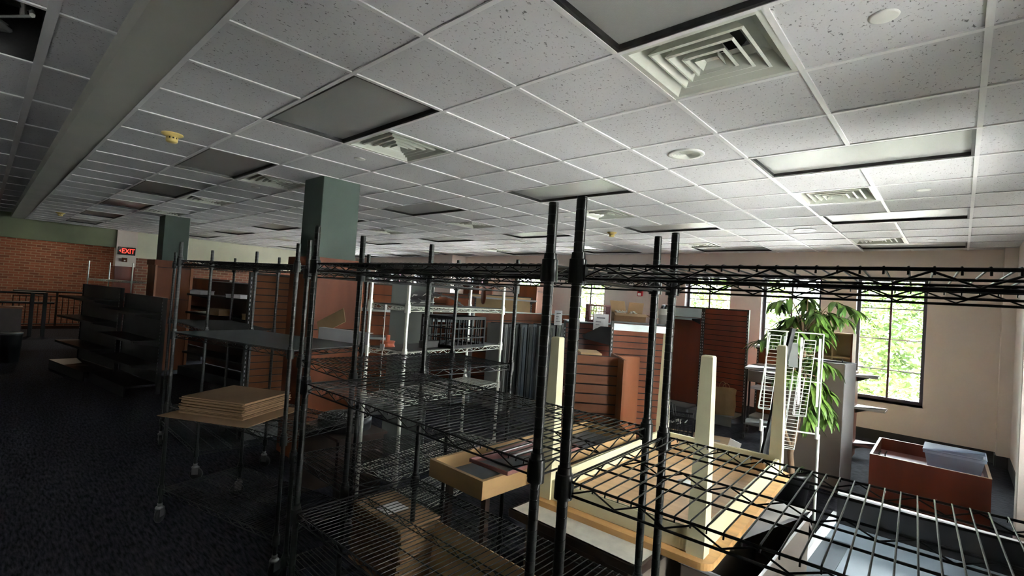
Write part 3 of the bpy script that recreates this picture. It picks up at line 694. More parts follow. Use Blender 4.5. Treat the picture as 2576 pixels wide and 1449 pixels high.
t = thing('coil_of_wire', 'small coil of shiny wire lying in right end of cherry chest', 'coil', (2.50, 5.40, .42))
for k in range(3):
    mb = MB(); mb.tube([(.055*math.cos(a*PI/8), .04*math.sin(a*PI/8), .01+.012*k+.004*math.sin(a)) for a in range(16)], .006, 6, closed=True); mb.build('loop', CHR if k == 2 else BBLK, t)

# big panels on the floor beneath the right unit
t = thing('floor_display', 'big black sided display base with blue-grey deck on carpet at bottom right', 'display base', (1.66, 2.72, 0), -1)
mb = MB(); mb.box(0, 1.15, 0, 1.63, .05, .09); mb.build('deck', BLUSH, t)
mb = MB(); mb.box(0, 1.15, 1.61, 1.63, .09, .33); mb.build('black_side', BBLK, t)
mb = MB(); mb.box(0, 1.15, 1.60, 1.64, .33, .345); mb.build('pale_rim', LGREY, t)
mb = MB(); mb.box(-.03, 0, 0, 1.64, .0, .17); mb.build('pale_edge', LGREY, t)
mb = MB(); mb.box(-.03, .16, 0, 1.2, .09, .10); mb.build('slate_strip', SLATE, t)
mb = MB(); mb.box(0, 1.0, 0, 1.05, 0, .08); tag(mb.build('floor_panel', BLUSH), 'blue-grey panel lying on the carpet nearest the bottom right corner', 'panel', loc=(1.86, 1.6, 0))
t = thing('folding_cart', 'folded chrome hand cart lying on the carpet behind the upturned table', 'cart', (1.40, 3.42, 0), 30)
mb = MB(); mb.tube([(-.15, 0, .15), (.2, 0, .18), (.22, .03, .16), (.22, .2, .12)], .008, 8); mb.tube([(-.12, .08, .03), (.15, .1, .12)], .007, 8); mb.build('handle', CHR, t)
mb = MB(); mb.bbox(-.1, .12, 0, .14, 0, .03, .006); mb.build('platform', DGREY, t)
M_ = Matrix.Translation((.15, .02, .05)) @ Matrix.Rotation(PI/2, 4, 'X'); mb = MB(); mb.lathe([(.0001, -.015), (.05, -.015), (.055, 0), (.05, .015), (.0001, .015)], 20, M=M_); mb.build('wheel', BBLK, t)

# ------------------------------------------------------------------ gondolas / slatwall
def slat(mb, L, z0, z1, pitch, y=0, th=.018, mi=0, mg=1, axis='x'):
    n = max(1, round((z1-z0)/pitch)); p = (z1-z0)/n
    mb.box(0, L, y+.006, y+th, z0, z1, mg)
    for k in range(n): mb.box(0, L, y, y+.006, z0+k*p+.006, z0+(k+1)*p-.006, mi)
def gondola(label, x, y, rz, L, Ht, shelves=(), slat_pitch=.076, panel=REDW, slats=True, sd=.38, canopy=False, upr=DGREY, deck=GREYM, both=False, group=None, shmat=MET):
    t = thing('gondola_display', label, 'display shelving', (x, y, 0), rz, group)
    sides = (1, -1) if both else (1,)
    mb = MB()
    if slats:
        slat(mb, L, .16, Ht, slat_pitch)
    else: mb.box(0, L, 0, .018, .16, Ht, 0)
    mb.build('back_panel', [panel, GROOVE], t)
    for px in (-.03, L):
        mb = MB(); mb.box(px, px+.03, -.012, .045, 0, Ht+.02)
        mb.build('upright', upr, t)
        mb = MB()
        for k in range(int((Ht-.3)/.05)): mb.box(px+.011, px+.019, -.0135, -.012, .3+k*.05, .325+k*.05)
        mb.build('slot_strip', LGREY, t)
    mb = MB(); mb.box(0, L, .0, .04, Ht, Ht+.02); mb.build('top_cap', upr, t)
    mb = MB(); mb.box(0, L, -sd-.05, -.001, .12, .15, 0); mb.box(0, L, -sd-.05, -sd-.03, 0, .12, 0); mb.build('base_deck', deck, t)
    for z in shelves:
        mb = MB(); mb.box(.01, L-.01, -sd, -.013, z-.008, z); mb.box(.01, L-.01, -sd, -sd+.004, z-.035, z); mb.build('shelf', shmat, t)
        for px in (.0, L-.02):
            mb = MB(); mb.prism([(-.013, z-.10), (-.013, z-.01), (-sd+.02, z-.01), (-sd+.02, z-.03)], px, px+.006, M=Matrix(((0, 0, 1, 0), (1, 0, 0, 0), (0, 1, 0, 0), (0, 0, 0, 1)))); mb.build('bracket', BBLK, t)
    if canopy:
        mb = MB(); mb.box(0, L, -.014, -.004, Ht-(canopy if canopy is not True else .17), Ht-.01); mb.build('header_plate', MET, t)
    return t
# near short slatwall and its return panel
t = thing('slatwall_merchandiser', 'short brown slatwall merchandiser with plain return panel behind table legs', 'display stand', (.08, 2.60, 0), 42)
mb = MB(); slat(mb, .40, .05, 1.37, .076); mb.build('slat_panel', [BRWN, GROOVE], t)
mb = MB(); mb.box(.40, .418, -.20, .30, .05, 1.37); mb.build('end_panel', BRWN, t)
mb = MB(); mb.box(.418, .60, .10, .118, .05, 1.37); mb.build('side_panel', BRWN, t)
mb = MB(); mb.box(0, .62, -.21, .32, 0, .05); mb.build('base', DKWD, t)
mb = MB(); mb.box(.10, .27, .02, .3, 1.37, 1.385); mb.build('loose_strip', CARDL, t)
# second slatwall
gondola('grey-white front slatwall gondola with pale header behind the tall posts', -.66, 4.52, 42, .62, 1.58, (), .076, REDL, canopy=.09, upr=DGREY)
# far gondola pair by the windows
gondola('plain cherry panel display with steel top shelf beside wide slatwall', -1.61, 7.95, 0, .66, 1.84, (1.66,), .076, REDW, slats=False, canopy=True, sd=.40)
gondola('dark cherry slatwall display with black frame left of the windowed plant', -.89, 7.95, 0, .69, 1.84, (), .09, REDW, sd=.45, upr=DGREY, deck=GREYM)
gondola('side gondola with pale steel shelves seen behind the dark slatwall', -.10, 8.35, 0, .45, 1.35, (1.30, .98, .62), .076, REDL, slats=False, sd=.4, shmat=LGREY)
# corner bracket plates
def bracket_arm(label, x, y, z, rz, s=1.0):
    mb = MB(); M_ = Matrix.Translation((x, y, z)) @ Matrix.Rotation(R(rz), 4, 'Z') @ Matrix(((1, 0, 0, 0), (0, 0, 1, 0), (0, 1, 0, 0), (0, 0, 0, 1)))
    mb.prism([(0, .0), (.30*s, .05*s), (.32*s, .085*s), (.12*s, .20*s), (0, .20*s)], -.02, -.012, M=M_); mb.prism([(0, .0), (.30*s, .05*s), (.32*s, .085*s), (.12*s, .20*s), (0, .20*s)], .012, .02, M=M_)
    tag(mb.build('shelf_bracket', BBLK), label, 'bracket', 'black shelf brackets')
bracket_arm('black steel shelf bracket pointing left off the header gondola', -.70, 4.54, 1.30, 200, 1.1)
bracket_arm('black steel shelf bracket fixed at left end of plain cherry panel', -1.64, 7.93, 1.60, -75, 1.3)

# cart, bag, crate, cardboard
t = thing('utility_cart', 'black framed rolling utility cart with white drawer tray by the slatwall', 'cart', (.13, 6.95, 0), 10)
for x in (0, .55):
    for y in (0, .38):
        mb = MB(); mb.bbox(x, x+.025, y, y+.025, .09, 1.0, .003); l = mb.build('leg', BBLK, t)
        mb = MB(); mb.lathe([(.0001, -.012), (.038, -.012), (.042, 0), (.038, .012), (.0001, .012)], 16, M=Matrix.Translation((x+.012, y+.012, .043)) @ Matrix.Rotation(PI/2, 4, 'Y')); mb.box(x-.002, x+.026, y+.004, y+.02, .05, .095); mb.build('caster', BBLK, l)
mb = MB(); mb.bbox(-.02, .60, -.02, .43, 1.0, 1.025, .003); mb.build('top_tray', LGREY, t)
mb = MB(); mb.box(.03, .55, .005, .40, .82, .98); mb.build('drawer', TAUPE, t)
mb = MB(); mb.bbox(0, .575, 0, .405, .20, .225, .003); mb.build('lower_tray', MET, t)
t = thing('paper_bag', 'brown kraft paper shopping bag with twisted handles on the gondola deck', 'bag', (-.38, 7.60, .152), 35)
mb = MB(); vs = [(x*k+q, y*k, z) for z, k, q in ((0, .92, 0), (.16, 1.0, .005), (.33, 1.0, -.01), (.42, 1.02, 0)) for x, y in ((-.16, -.09), (0, -.095), (.16, -.09), (.165, 0), (.16, .09), (0, .095), (-.16, .09), (-.155, 0))]
mb.add(vs, [tuple(range(8))[::-1]]+[(k*8+i, k*8+(i+1) % 8, k*8+8+(i+1) % 8, k*8+8+i) for k in range(3) for i in range(8)]); mb.build('bag_body', KRAFT, t)
for s_ in (-1, 1):
    mb = MB(); mb.tube([(-.05, s_*.09, .40)]+[(.05*math.cos(PI-a*PI/8), s_*.09, .44+.07*math.sin(a*PI/8)) for a in range(9)]+[(.05, s_*.09, .40)], .004, 6); mb.build('handle', KRAFT, t)
def crate(name, label, mt, x, y, z, rz, W, Dp, Hh, nx=7, nz=3, ny=5, rail=.012, group=None, filled=False):
    t = thing(name, label, 'crate', (x, y, z), rz, group); mb = MB(); th = .010
    for (ax, L) in (('x', W), ('y', Dp)):
        for side in (0, 1):
            n = nx if ax == 'x' else ny
            for k in range(n+1):
                c = (L-rail)*k/n
                wv = rail*1.6 if k in (0, n) else rail*.8
                if ax == 'x': mb.box(c, c+wv, side*(Dp-th), side*(Dp-th)+th, 0, Hh)
                else: mb.box(side*(W-th), side*(W-th)+th, c, c+wv, 0, Hh)
            for k in range(nz+1):
                zc = (Hh-.02)*k/nz; hh = .024 if k in (0, nz) else .009
                if ax == 'x': mb.box(0, W, side*(Dp-th)-.001, side*(Dp-th)+th+.001, zc, zc+hh)
                else: mb.box(side*(W-th)-.001, side*(W-th)+th+.001, 0, Dp, zc, zc+hh)
    mb.build('sides', mt, t)
    mb = MB()
    for k in range(6): mb.box(0, W, Dp*k/6+.006, Dp*k/6+.03, 0, .008)
    for k in range(6): mb.box(W*k/6+.006, W*k/6+.03, 0, Dp, .001, .009)
    mb.build('bottom_grid', mt, t)
    if filled:
        mb = MB(); random.seed(9)
        for k in range(26):
            c = Vector((random.uniform(.05, W-.05), random.uniform(.05, Dp-.05), random.uniform(Hh*.45, Hh-.01)))
            mb.tube([c, c+Vector((random.uniform(-.05, .05), random.uniform(-.05, .05), .02)), c+Vector((random.uniform(-.08, .08), random.uniform(-.08, .08), .0))], random.uniform(.006, .016), 6, mi=k % 4 == 0)
        mb.tube([(.14, .1, Hh-.02), (.11, .1, Hh+.12), (.10, .1, Hh+.16)], .008, 6); mb.tube([(.17, .1, Hh-.02), (.15, .1, Hh+.09), (.14, .1, Hh+.14)], .008, 6)
        tag(mb.build('crate_contents', [BBLK, CHR]), 'jumble of black hooks and clips filling the floor crate', 'hooks', None, (x, y, z), rz); mb = None
        COL.objects[-1]['kind'] = 'stuff'
    return t
crate('milk_crate', 'black plastic milk crate full of hooks on flattened cardboard', BBLK, -.60, 5.86, .03, 20, .40, .34, .30, filled=True)
crate('milk_crate', 'black plastic milk crate standing on chrome wire shelf', BBLK, -.47, 1.84, 1.363, 101, .42, .33, .245)
crate('milk_crate', 'maroon plastic crate standing on gondola beside open carton', MARO, -1.41, 5.08, 1.537, 42, .30, .26, .24, 4, 3, 4)
mb = MB(); mb.box(-.55, .45, -.35, .45, 0, .008); mb.box(.05, .30, -.25, 0, .008, .0085, 1); mb.box(.1, .3, .1, .2, .008, .0085, 1); tag(mb.build('flat_carton', [CARDL, TAUPE]), 'flattened printed carton on the carpet under the hook crate', 'cardboard', loc=(-.22, 6.15, .003), rz=20)
mb = MB(); mb.box(-.3, .5, -.25, .35, 0, .008); tag(mb.build('flat_carton', CARD), 'plain flattened brown carton beneath the black hook crate', 'cardboard', loc=(-.45, 5.9, .013), rz=24)

# row of vertical black deck panels
t0 = None; random.seed(21); y = 5.0; k = 0
while y < 7.9:
    th = random.choice([.05, .08, .11, .14]); m_ = random.choice([DGREY, DGREY, BBLK, GREYM, DGREY, SLATE]); hh = 1.37+random.uniform(-.02, .01)
    mb = MB(); mb.bbox(-.2, .2, 0, th-.012, 0, hh, .004); mb.box(.2, .206, th*.3, th*.3+.01, .05, hh-.05)
    o = mb.build('deck_panel', m_); tag(o, 'dark metal deck panel stored on end in the row below the maroon crate, number of its row unclear' if False else 'dark upright metal shelf deck, one of the tight row stored on end', 'shelf deck', 'upright shelf decks in a row', (-3.1+random.uniform(-.03, .03), y, 0), 0)
    y += th; k += 1

# carton with open flaps, white bucket, papers
gondola('dark gondola carrying the open carton and maroon crate', -1.75, 5.05, 42, 1.15, 1.50, (), .076, REDW, sd=.30, upr=DGREY)
gb = MB(); gb.box(-.02, 1.25, -.28, .30, 0, .012); tag(gb.build('top_board', MET), 'pale steel top board under open carton and maroon crate', 'board', loc=(-1.75, 5.05, 1.523), rz=42)
t = thing('open_carton', 'open cardboard carton full of small parts with flaps spread', 'cardboard box', (-1.15, 5.33, 1.536), 38); t.scale = (1.22, 1.15, 1.1)
mb = MB(); W_, D_, h_ = .36, .26, .14
mb.box(0, W_, 0, .005, 0, h_); mb.box(0, W_, D_-.005, D_, 0, h_); mb.box(0, .005, .005, D_-.005, 0, h_); mb.box(W_-.005, W_, .005, D_-.005, 0, h_); mb.box(0, W_, 0, D_, 0, .005); mb.build('box_body', CARD, t)
for P, U, V in (((0, 0, h_), (W_, 0, 0), (.0, -.15, -.03)), ((0, D_, h_), (W_*.48, 0, 0), (-.02, .05, .15)), ((W_*.52, D_, h_), (W_*.48, 0, 0), (.02, .04, .14)), ((W_, 0, h_), (0, D_, 0), (.15, 0, -.05))):
    P, U, V = Vector(P), Vector(U), Vector(V); n_ = U.cross(V).normalized()*.004; mb = MB()
    mb.add([P, P+U, P+U+V, P+V, P+n_, P+U+n_, P+U+V+n_, P+V+n_], [(0, 1, 2, 3), (7, 6, 5, 4), (0, 4, 5, 1), (1, 5, 6, 2), (2, 6, 7, 3), (3, 7, 4, 0)]); mb.build('flap', CARDL, t)
mb = MB(); random.seed(8)
for k in range(12): c = Vector((random.uniform(.05, .3), random.uniform(.05, .2), .13)); mb.tube([c, c+Vector((random.uniform(-.08, .08), random.uniform(-.05, .05), .035))], .008, 6)
mb.build('parts_inside', [CHR], t)
mb = MB(); mb.lathe([(.0001, 0), (.085, 0), (.11, .25), (.115, .25), (.112, .24), (.08, .01)], 28); tag(mb.build('white_bucket', WPL), 'white plastic bucket standing right of the open carton', 'bucket', loc=(-.70, 5.99, 1.536))
def notice(label, x, y, z, rz):
    t = thing('paper_notice', label, 'paper sign', (x, y, z), rz)
    mb = MB(); pts = [(-.10+.2*k/6, .008*math.sin(k*1.1)) for k in range(7)]
    for k in range(6): (a, b), (c, d) = pts[k], pts[k+1]; mb.quad((a, b, -.13), (c, d, -.13), (c, d, .13), (a, b, .13))
    mb.build('sheet', PAPER, t)
    for q in ((-.06, .05, .07, .085), (-.07, .0, .02, .028), (-.07, -.02, -.02, -.012), (-.07, .04, -.07, -.062)): mb = MB(); mb.box(q[0], q[1], -.012, -.0095, q[2], q[3]); mb.build('printed_line', INK, t)
notice('white printed notice hanging below the maroon crate', -1.12, 4.96, 1.66-.13, 42)
notice('white printed notice taped above the row of upright shelf decks', -2.84, 6.3, 1.50, 85)
# fire alarm
t = thing('fire_alarm', 'red fire alarm strobe on beige wall between windows', 'fire alarm', (-2.59, YB-.02, 2.11))
mb = MB(); mb.bbox(-.06, .06, -.045, .015, -.09, .09, .01); mb.build('housing', REDP, t)
mb = MB(); mb.bbox(-.035, .035, -.06, -.044, -.08, -.03, .006); mb.build('strobe', WPL, t)
mb = MB(); mb.box(-.02, .02, -.047, -.044, .0, .05); mb.build('sounder', BBLK, t)

# background gondolas
gondola('long gondola with steel shelves behind the black crate, nearest run', -5.6, 4.3, 60, 1.9, 1.74, (1.55, 1.30, .9), .15, REDL, sd=.36)
gondola('red slat gondola run just behind the row of upright decks', -3.62, 5.0, 90, 2.9, 1.52, (), .13, REDL, sd=.06, upr=MET)
gondola('gondola with blue-white shelves near the left window columns', -5.4, 6.5, 60, 1.4, 1.82, (1.78, 1.50), .2, TAN, sd=.4, slats=False, shmat=LGREY)
gondola('far gondola run with steel shelf below the left windows', -8.5, 5.4, 50, 3.0, 1.80, (1.58, 1.2), .15, REDL, sd=.36)
gondola('cherry gondola with arch cutout shelf run at far centre', -6.1, 6.3, 60, 1.5, 1.80, (1.60, 1.36), .15, REDL, sd=.4, shmat=LGREY)
gondola('red-brown panel gondola behind the grey upright board', -4.6, 2.7, 55, 1.6, 1.86, (1.5, 1.1), .15, REDL, sd=.36)
# grey board
mb = MB(); mb.bbox(0, .47, 0, .025, 0, 1.88, .003); tag(mb.build('grey_board', mat('grey_laminate', (.13, .145, .135), .5, 0, .05, 4)), 'tall flat grey board standing upright behind the chrome shelving', 'board', loc=(-2.22, 2.42, 0), rz=38)
# red round things, arch block
t = thing('round_table_top', 'small round red-brown disc standing on edge on far gondola', 'disc', (-4.05, 5.60, 1.80), 60)
mb = MB(); mb.lathe([(.0001, -.012), (.15, -.012), (.155, 0), (.15, .012), (.0001, .012)], 32, M=Matrix.Translation((0, 0, .0)) @ Matrix.Rotation(PI/2, 4, 'Y')); mb.build('disc', REDL, t)
t = thing('arch_block', 'brown shelf riser block with dark arch opening on far gondola', 'riser', (-4.35, 5.25, 1.54), 42)
mb = MB(); pl = [(-.2, 0), (-.09, 0)]+[(.09*math.cos(PI-a*PI/10), .11*math.sin(a*PI/10)) for a in range(11)]+[(.2, 0), (.2, .17), (-.2, .17)]
mb.prism(pl[::1], -.09, .09, M=Matrix(((1, 0, 0, 0), (0, 0, 1, 0), (0, 1, 0, 0), (0, 0, 0, 1)))); mb.build('block', REDL, t)

# left dark area
gondola('dark brown slatwall unit left of the column casing', -3.52, 1.44, 90, .55, 1.86, (), .076, BRWN, sd=.05, upr=DGREY)
g = gondola('dark gondola with laden shelves in the shadowed left aisle', -8.2, 2.35, 12, 3.2, 1.72, (1.48, 1.15, .78, .42), .3, DKWD, sd=.42, slats=False, upr=LGREY, deck=DGREY, shmat=DGREY)
g = gondola('second dark gondola with shelves farther left by the exit sign', -12.2, 2.75, 8, 2.6, 1.75, (1.5, 1.1, .7), .3, REDL, sd=.42, slats=False, upr=GREYM, deck=DGREY, shmat=DGREY)
g = gondola('black gondola end in the deep shadow below the exit sign', -9.55, .66, 10, 1.65, 1.50, (1.3, .95, .5), .3, DGREY, sd=.35, slats=False, upr=BBLK, deck=BBLK, shmat=BBLK)
g = gondola('black shelving run in front of the farther green column', -7.9, 1.02, 8, 1.5, 1.42, (1.2, .8, .45), .3, DGREY, sd=.35, slats=False, upr=BBLK, deck=BBLK, shmat=BBLK)
random.seed(33)
for k, (x, y, z, w_, h_, m_, l) in enumerate(((-7.6, 2.25, 1.48, .34, .06, LGREY, 'pale flat'), (-6.4, 2.48, 1.48, .42, .05, PAPER, 'white tilted'), (-7.1, 2.4, 1.15, .4, .10, CARD, 'brown low'), (-6.0, 2.6, 1.15, .36, .08, KRAFT, 'tan flat'), (-5.5, 2.7, .78, .4, .12, CARD, 'brown lower'), (-11.6, 2.1, 1.1, .5, .13, KRAFT, 'tan woven'))):
    t = thing('parts_box', '%s box of parts on a dark gondola shelf in the left shadows' % l, 'box', (x, y-.2+(.5 if x < -10 else 0), z+.001), 12, 'boxes on shadowed gondola shelves')
    mb = MB(); mb.bbox(-w_/2, w_/2, -.12, .12, 0, h_, .004); mb.build('body', m_, t)
    mb = MB(); mb.box(-w_/2-.004, w_/2+.004, -.124, .124, h_, h_+.012); mb.build('lid', m_, t)
# metal channel and cardboard leaning on liner
t = thing('steel_channel', 'pale perforated steel channel lying at back of lined shelf', 'steel channel', (-1.20, 1.12, 1.378), 15.4)
mb = MB(); mb.box(0, .50, 0, .004, 0, .085); mb.box(0, .50, 0, .05, .083, .087)
for k in range(3):
    for q in range(2): mb.lathe([(.0001, 0), (.0035, 0)], 8, M=Matrix.Translation((.45+q*.02, -.0008, .018+k*.022)) @ Matrix.Rotation(PI/2, 4, 'X'), mi=1)
mb.build('channel', [LGREY, BBLK], t)
mb = MB(); M_ = Matrix.Translation((-1.30, 1.14, 1.385)) @ Matrix.Rotation(R(15), 4, 'Z') @ Matrix.Rotation(R(-14), 4, 'X') @ Matrix.Rotation(R(-28), 4, 'Y')
mb.box(-.02, .26, .06, .065, .03, .15, M=M_); tag(mb.build('cardboard_scrap', CARDL), 'bent tan cardboard scrap leaning behind the steel channel', 'cardboard')
# fan
t = thing('box_fan', 'round black floor fan lying on low shelf behind shelving posts', 'fan', (-.95, 1.15, .86), 20)
t.location = (-1.42, 1.52, .598)
mb = MB()
for r_ in (.20, .165, .13, .095, .06): mb.tube([(r_*math.cos(a*PI/16), r_*math.sin(a*PI/16), .10+.03*(1-r_/.2)) for a in range(32)], .003, 5, closed=True)
for k in range(16): a = k*PI/8; mb.tube([(.04*math.cos(a), .04*math.sin(a), .13), (.2*math.cos(a), .2*math.sin(a), .10), (.2*math.cos(a), .2*math.sin(a), .0)], .0025, 5)
mb.build('grille', WWIRE if False else GREYM, t)
mb = MB(); mb.lathe([(.215, 0), (.22, .05), (.215, .10), (.205, .10), (.21, .05), (.205, 0)], 36); mb.build('shroud', BBLK, t)
mb = MB(); mb.tube([(.08*math.cos(a*PI/8), .2+.05*math.sin(a*PI/8), .06+.05*math.sin(a*PI/8)) for a in range(9)], .012, 8); mb.build('carry_handle', BBLK, t)
for k in range(3):
    mb = MB(); mb.prism([(.03, -.01), (.16, -.07), (.18, .03), (.05, .03)], .05, .054, M=RZ(120*k)); mb.build('blade', GREYM, t)
mb = MB(); mb.box(-1.75, -1.12, 1.30, 1.75, .575, .596); t2 = mb.build('low_shelf_board', DKWD); tag(t2, 'dark board carrying the round floor fan', 'board')
for x in (-1.74, -1.17): mb = MB(); mb.box(x, x+.04, 1.32, 1.72, 0, .575); mb.build('trestle', DKWD, t2)
# black mesh cover + orange spool on chrome unit
mb = MB(); pts = []
for k in range(11):
    u = k/10; x = -.5-.02*u; 
    pts.append((u*.55, .05*math.sin(u*PI), .07*math.sin(u*PI)))
for k in range(10):
    a, b = Vector(pts[k]), Vector(pts[k+1]); wv = .10*math.sin(PI*(k+.5)/10)+.03
    mb.add([a+Vector((0, -wv, 0)), b+Vector((0, -wv, 0)), b+Vector((0, wv, .03)), a+Vector((0, wv, .03)), a+Vector((0, -wv, -.01)), b+Vector((0, -wv, -.01))], [(0, 1, 2, 3), (4, 5, 1, 0)], 0, True)
mb.build('x', BBLK).name = 'black_tray_liner'; tag(COL.objects[-1], 'curved black plastic sheet lying on top of chrome shelf', 'plastic sheet', loc=(-.62, 1.55, 1.70), rz=100)
t = thing('wire_rack_bits', 'tangled silver wire hooks beside the curved black sheet', 'wire hooks', (-.62, 1.50, 1.69), 100)
mb = MB()
for q in ((0, 0, 0, .12, .06, .07), (.1, .05, .0, .2, 0, .09), (.2, -.05, .09, .34, .05, .05), (.12, .06, .07, .34, .0, .06), (.0, .0, .01, .3, .0, .02)): mb.tube([q[:3], q[3:]], .003, 5)
mb.build('hook_wires', CHR, t)
t = thing('orange_spool', 'orange plastic spool standing on the chrome middle shelf', 'spool', (-.72, 1.42, 1.364))
mb = MB(); mb.lathe([(.0001, 0), (.055, 0), (.055, .008), (.05, .010), (.05, .034), (.055, .036), (.055, .044), (.016, .044), (.016, .085), (.0001, .085)], 28); mb.build('spool_body', ORNG, t)
mb = MB(); mb.bbox(0, .17, 0, .05, 0, .055, .004); tag(mb.build('grey_block', DGREY), 'dark grey metal block on chrome shelf left of the crate', 'block', loc=(-.55, 1.62, 1.364), rz=100)
t = thing('clip_strip', 'thin white hanging clip strip with a blank tag before chrome shelving', 'clip strip', (-.60, 1.30, 0))
mb = MB(); mb.box(-.004, .004, 0, .003, 1.05, 1.66)
for k in range(7): mb.prism([(-.004, 0), (-.014, .02), (-.004, .012)], 0, .003, M=Matrix.Translation((0, 0, 1.12+k*.075)) @ Matrix(((1, 0, 0, 0), (0, 0, 1, 0), (0, 1, 0, 0), (0, 0, 0, 1))))
mb.build('strip', WPL, t)
mb = MB(); mb.box(-.025, .025, -.004, 0, 1.36, 1.40); mb.build('tag_card', PAPER, t)
mb = MB(); mb.bbox(-.012, .012, -.01, .01, 1.64, 1.68, .003); mb.build('clip', WPL, t)
# red ledge behind narrow unit
mb = MB(); mb.bbox(0, .5, 0, .35, 0, .03, .006); t = mb.build('red_ledge_table', MAUVE); tag(t, 'small red-brown ledge table behind the chrome shelving', 'table', loc=(-.40, 3.1, .93), rz=15)
mb = MB(); mb.box(.03, .47, .03, .32, -.93, 0); mb.build('pedestal', REDW, t)

# ------------------------------------------------------------------ far left: balcony rail, exit sign
t = thing('balcony_railing', 'black iron balcony railing before the brick stairwell wall', 'railing', (0, 0, 0))
def railx(y): return -16.9-.25*math.sin(PI*(y+.1)/2.6)
ys = [-.0+k*.13 for k in range(15)]
mb = MB(); mb.tube([(railx(y), y, 1.08) for y in ys], .03, 8); mb.build('handrail', IRON, t)
mb = MB(); mb.tube([(railx(y), y, .95) for y in ys], .016, 6); mb.tube([(railx(y), y, .14) for y in ys], .018, 6); mb.build('crossrail', IRON, t)
for k in range(len(ys)):
    mb = MB(); y = ys[k]; r_ = .028 if k == 7 else .011; mb.tube([(railx(y), y, .0 if k == 7 else .14), (railx(y), y, 1.06 if k == 7 else .95)], r_, 6); mb.build('baluster', IRON, t)
mb = MB()
for y in ys[:-1]: mb.box(railx(y)-.04, railx(y)+.04, y, y+.13, 0, .09)
mb.build('kerb', DKWD, t)
t = thing('railing_newels', 'pair of black iron newel posts at end of a second railing', 'railing', (-15.0, 0, 0))
for y in (.28, .52): mb = MB(); mb.bbox(-.04, .04, y-.04, y+.04, 0, 1.12, .006); mb.build('newel_post', IRON, t)
mb = MB(); mb.tube([(0, -3, 1.1), (0, .28, 1.1)], .03, 8); mb.tube([(0, -3, .82), (.0, .7, .86)], .03, 8); mb.tube([(0, .28, 1.1), (0, .52, 1.1)], .03, 8); mb.build('handrail', IRON, t)
for k in range(16): mb = MB(); y = -2.9+k*.19; mb.tube([(0, y, .05), (0, y, .85)], .012, 6); mb.build('baluster', IRON, t)
t = thing('service_counter', 'dark wooden counter standing before the balcony rail at far left edge', 'counter', (-13.7, -.57, 0))
mb = MB(); mb.box(-.2, .2, -.63, .62, 0, .79); mb.build('body', DKWD, t)
mb = MB(); mb.bbox(-.22, .22, -.65, .64, .79, .825, .004); mb.build('countertop', BRWN, t)
t = thing('waste_bin', 'dark cylindrical waste bin on the shadowed carpet at far left', 'bin', (-10.4, -.2, 0))
mb = MB(); mb.lathe([(.0001, 0), (.13, 0), (.155, .5), (.16, .52), (.15, .52), (.12, .02)], 24); mb.build('body', BBLK, t)
mb = MB(); mb.lathe([(.155, .52), (.165, .53), (.155, .545), (.12, .55)], 24); mb.build('rim', GREYM, t)
t = thing('exit_sign', 'black exit sign with glowing red letters and left arrow', 'exit sign', (XL+.06, 1.98, 2.36))
mb = MB(); mb.bbox(-.025, .02, -.19, .19, -.105, .105, .006); mb.build('housing', BBLK, t)
fc = bpy.data.curves.new('exit_letters', 'FONT'); fc.body = 'EXIT'; fc.size = .185; fc.align_x = 'CENTER'; fc.align_y = 'CENTER'; fc.extrude = .002; fc.offset = .001; fc.materials.append(REDG); fc.space_character = .95
fo = bpy.data.objects.new('exit_letters', fc); COL.objects.link(fo); fo.parent = t; fo.location = (.024, .03, -.005); fo.rotation_euler = (PI/2, 0, PI/2); fo.scale = (.78, 1, 1)
me = bpy.data.meshes.new_from_object(fo.evaluated_get(bpy.context.evaluated_depsgraph_get())); f2 = bpy.data.objects.new('letters', me); COL.objects.link(f2); f2.parent = t; f2.location = fo.location; f2.rotation_euler = fo.rotation_euler; f2.scale = fo.scale; bpy.data.objects.remove(fo)
mb = MB(); mb.add([(.024, -.125, .035), (.024, -.165, 0), (.024, -.125, -.035), (.024, -.137, 0)], [(0, 1, 3), (1, 2, 3)]); mb.build('arrow', REDG, t)
t = thing('wall_lantern_plate', 'small dark square wall fixture with chrome knob under the exit sign', 'wall fixture', (XL+.05, 1.95, 2.12))
mb = MB(); mb.bbox(-.02, .02, -.055, .055, -.055, .055, .004); mb.build('plate', BRWN, t)
mb = MB(); mb.lathe([(.0001, .02), (.02, .015), (.022, 0)], 16, M=Matrix.Rotation(PI/2, 4, 'Y') @ Matrix.Translation((0.02, 0, .018))); mb.build('knob', CHR, t)
# stairwell lamp (lights the brick)
t = thing('stairwell_lamp', 'round white lamp on the stairwell ceiling above the brick wall', 'lamp', (-16.4, .6, 3.28))
mb = MB(); mb.lathe([(.15, 0.02), (.15, -.02), (.12, -.06), (.0001, -.08)], 24); mb.build('shade', WPL, t)
ld = bpy.data.lights.new('stairwell_lamp_light', 'AREA'); ld.shape = 'DISK'; ld.size = .25; ld.energy = 4.5; ld.color = (1, .84, .62)
lo = bpy.data.objects.new('stairwell_lamp_light', ld); COL.objects.link(lo); lo.location = (-16.4, .6, 3.17)

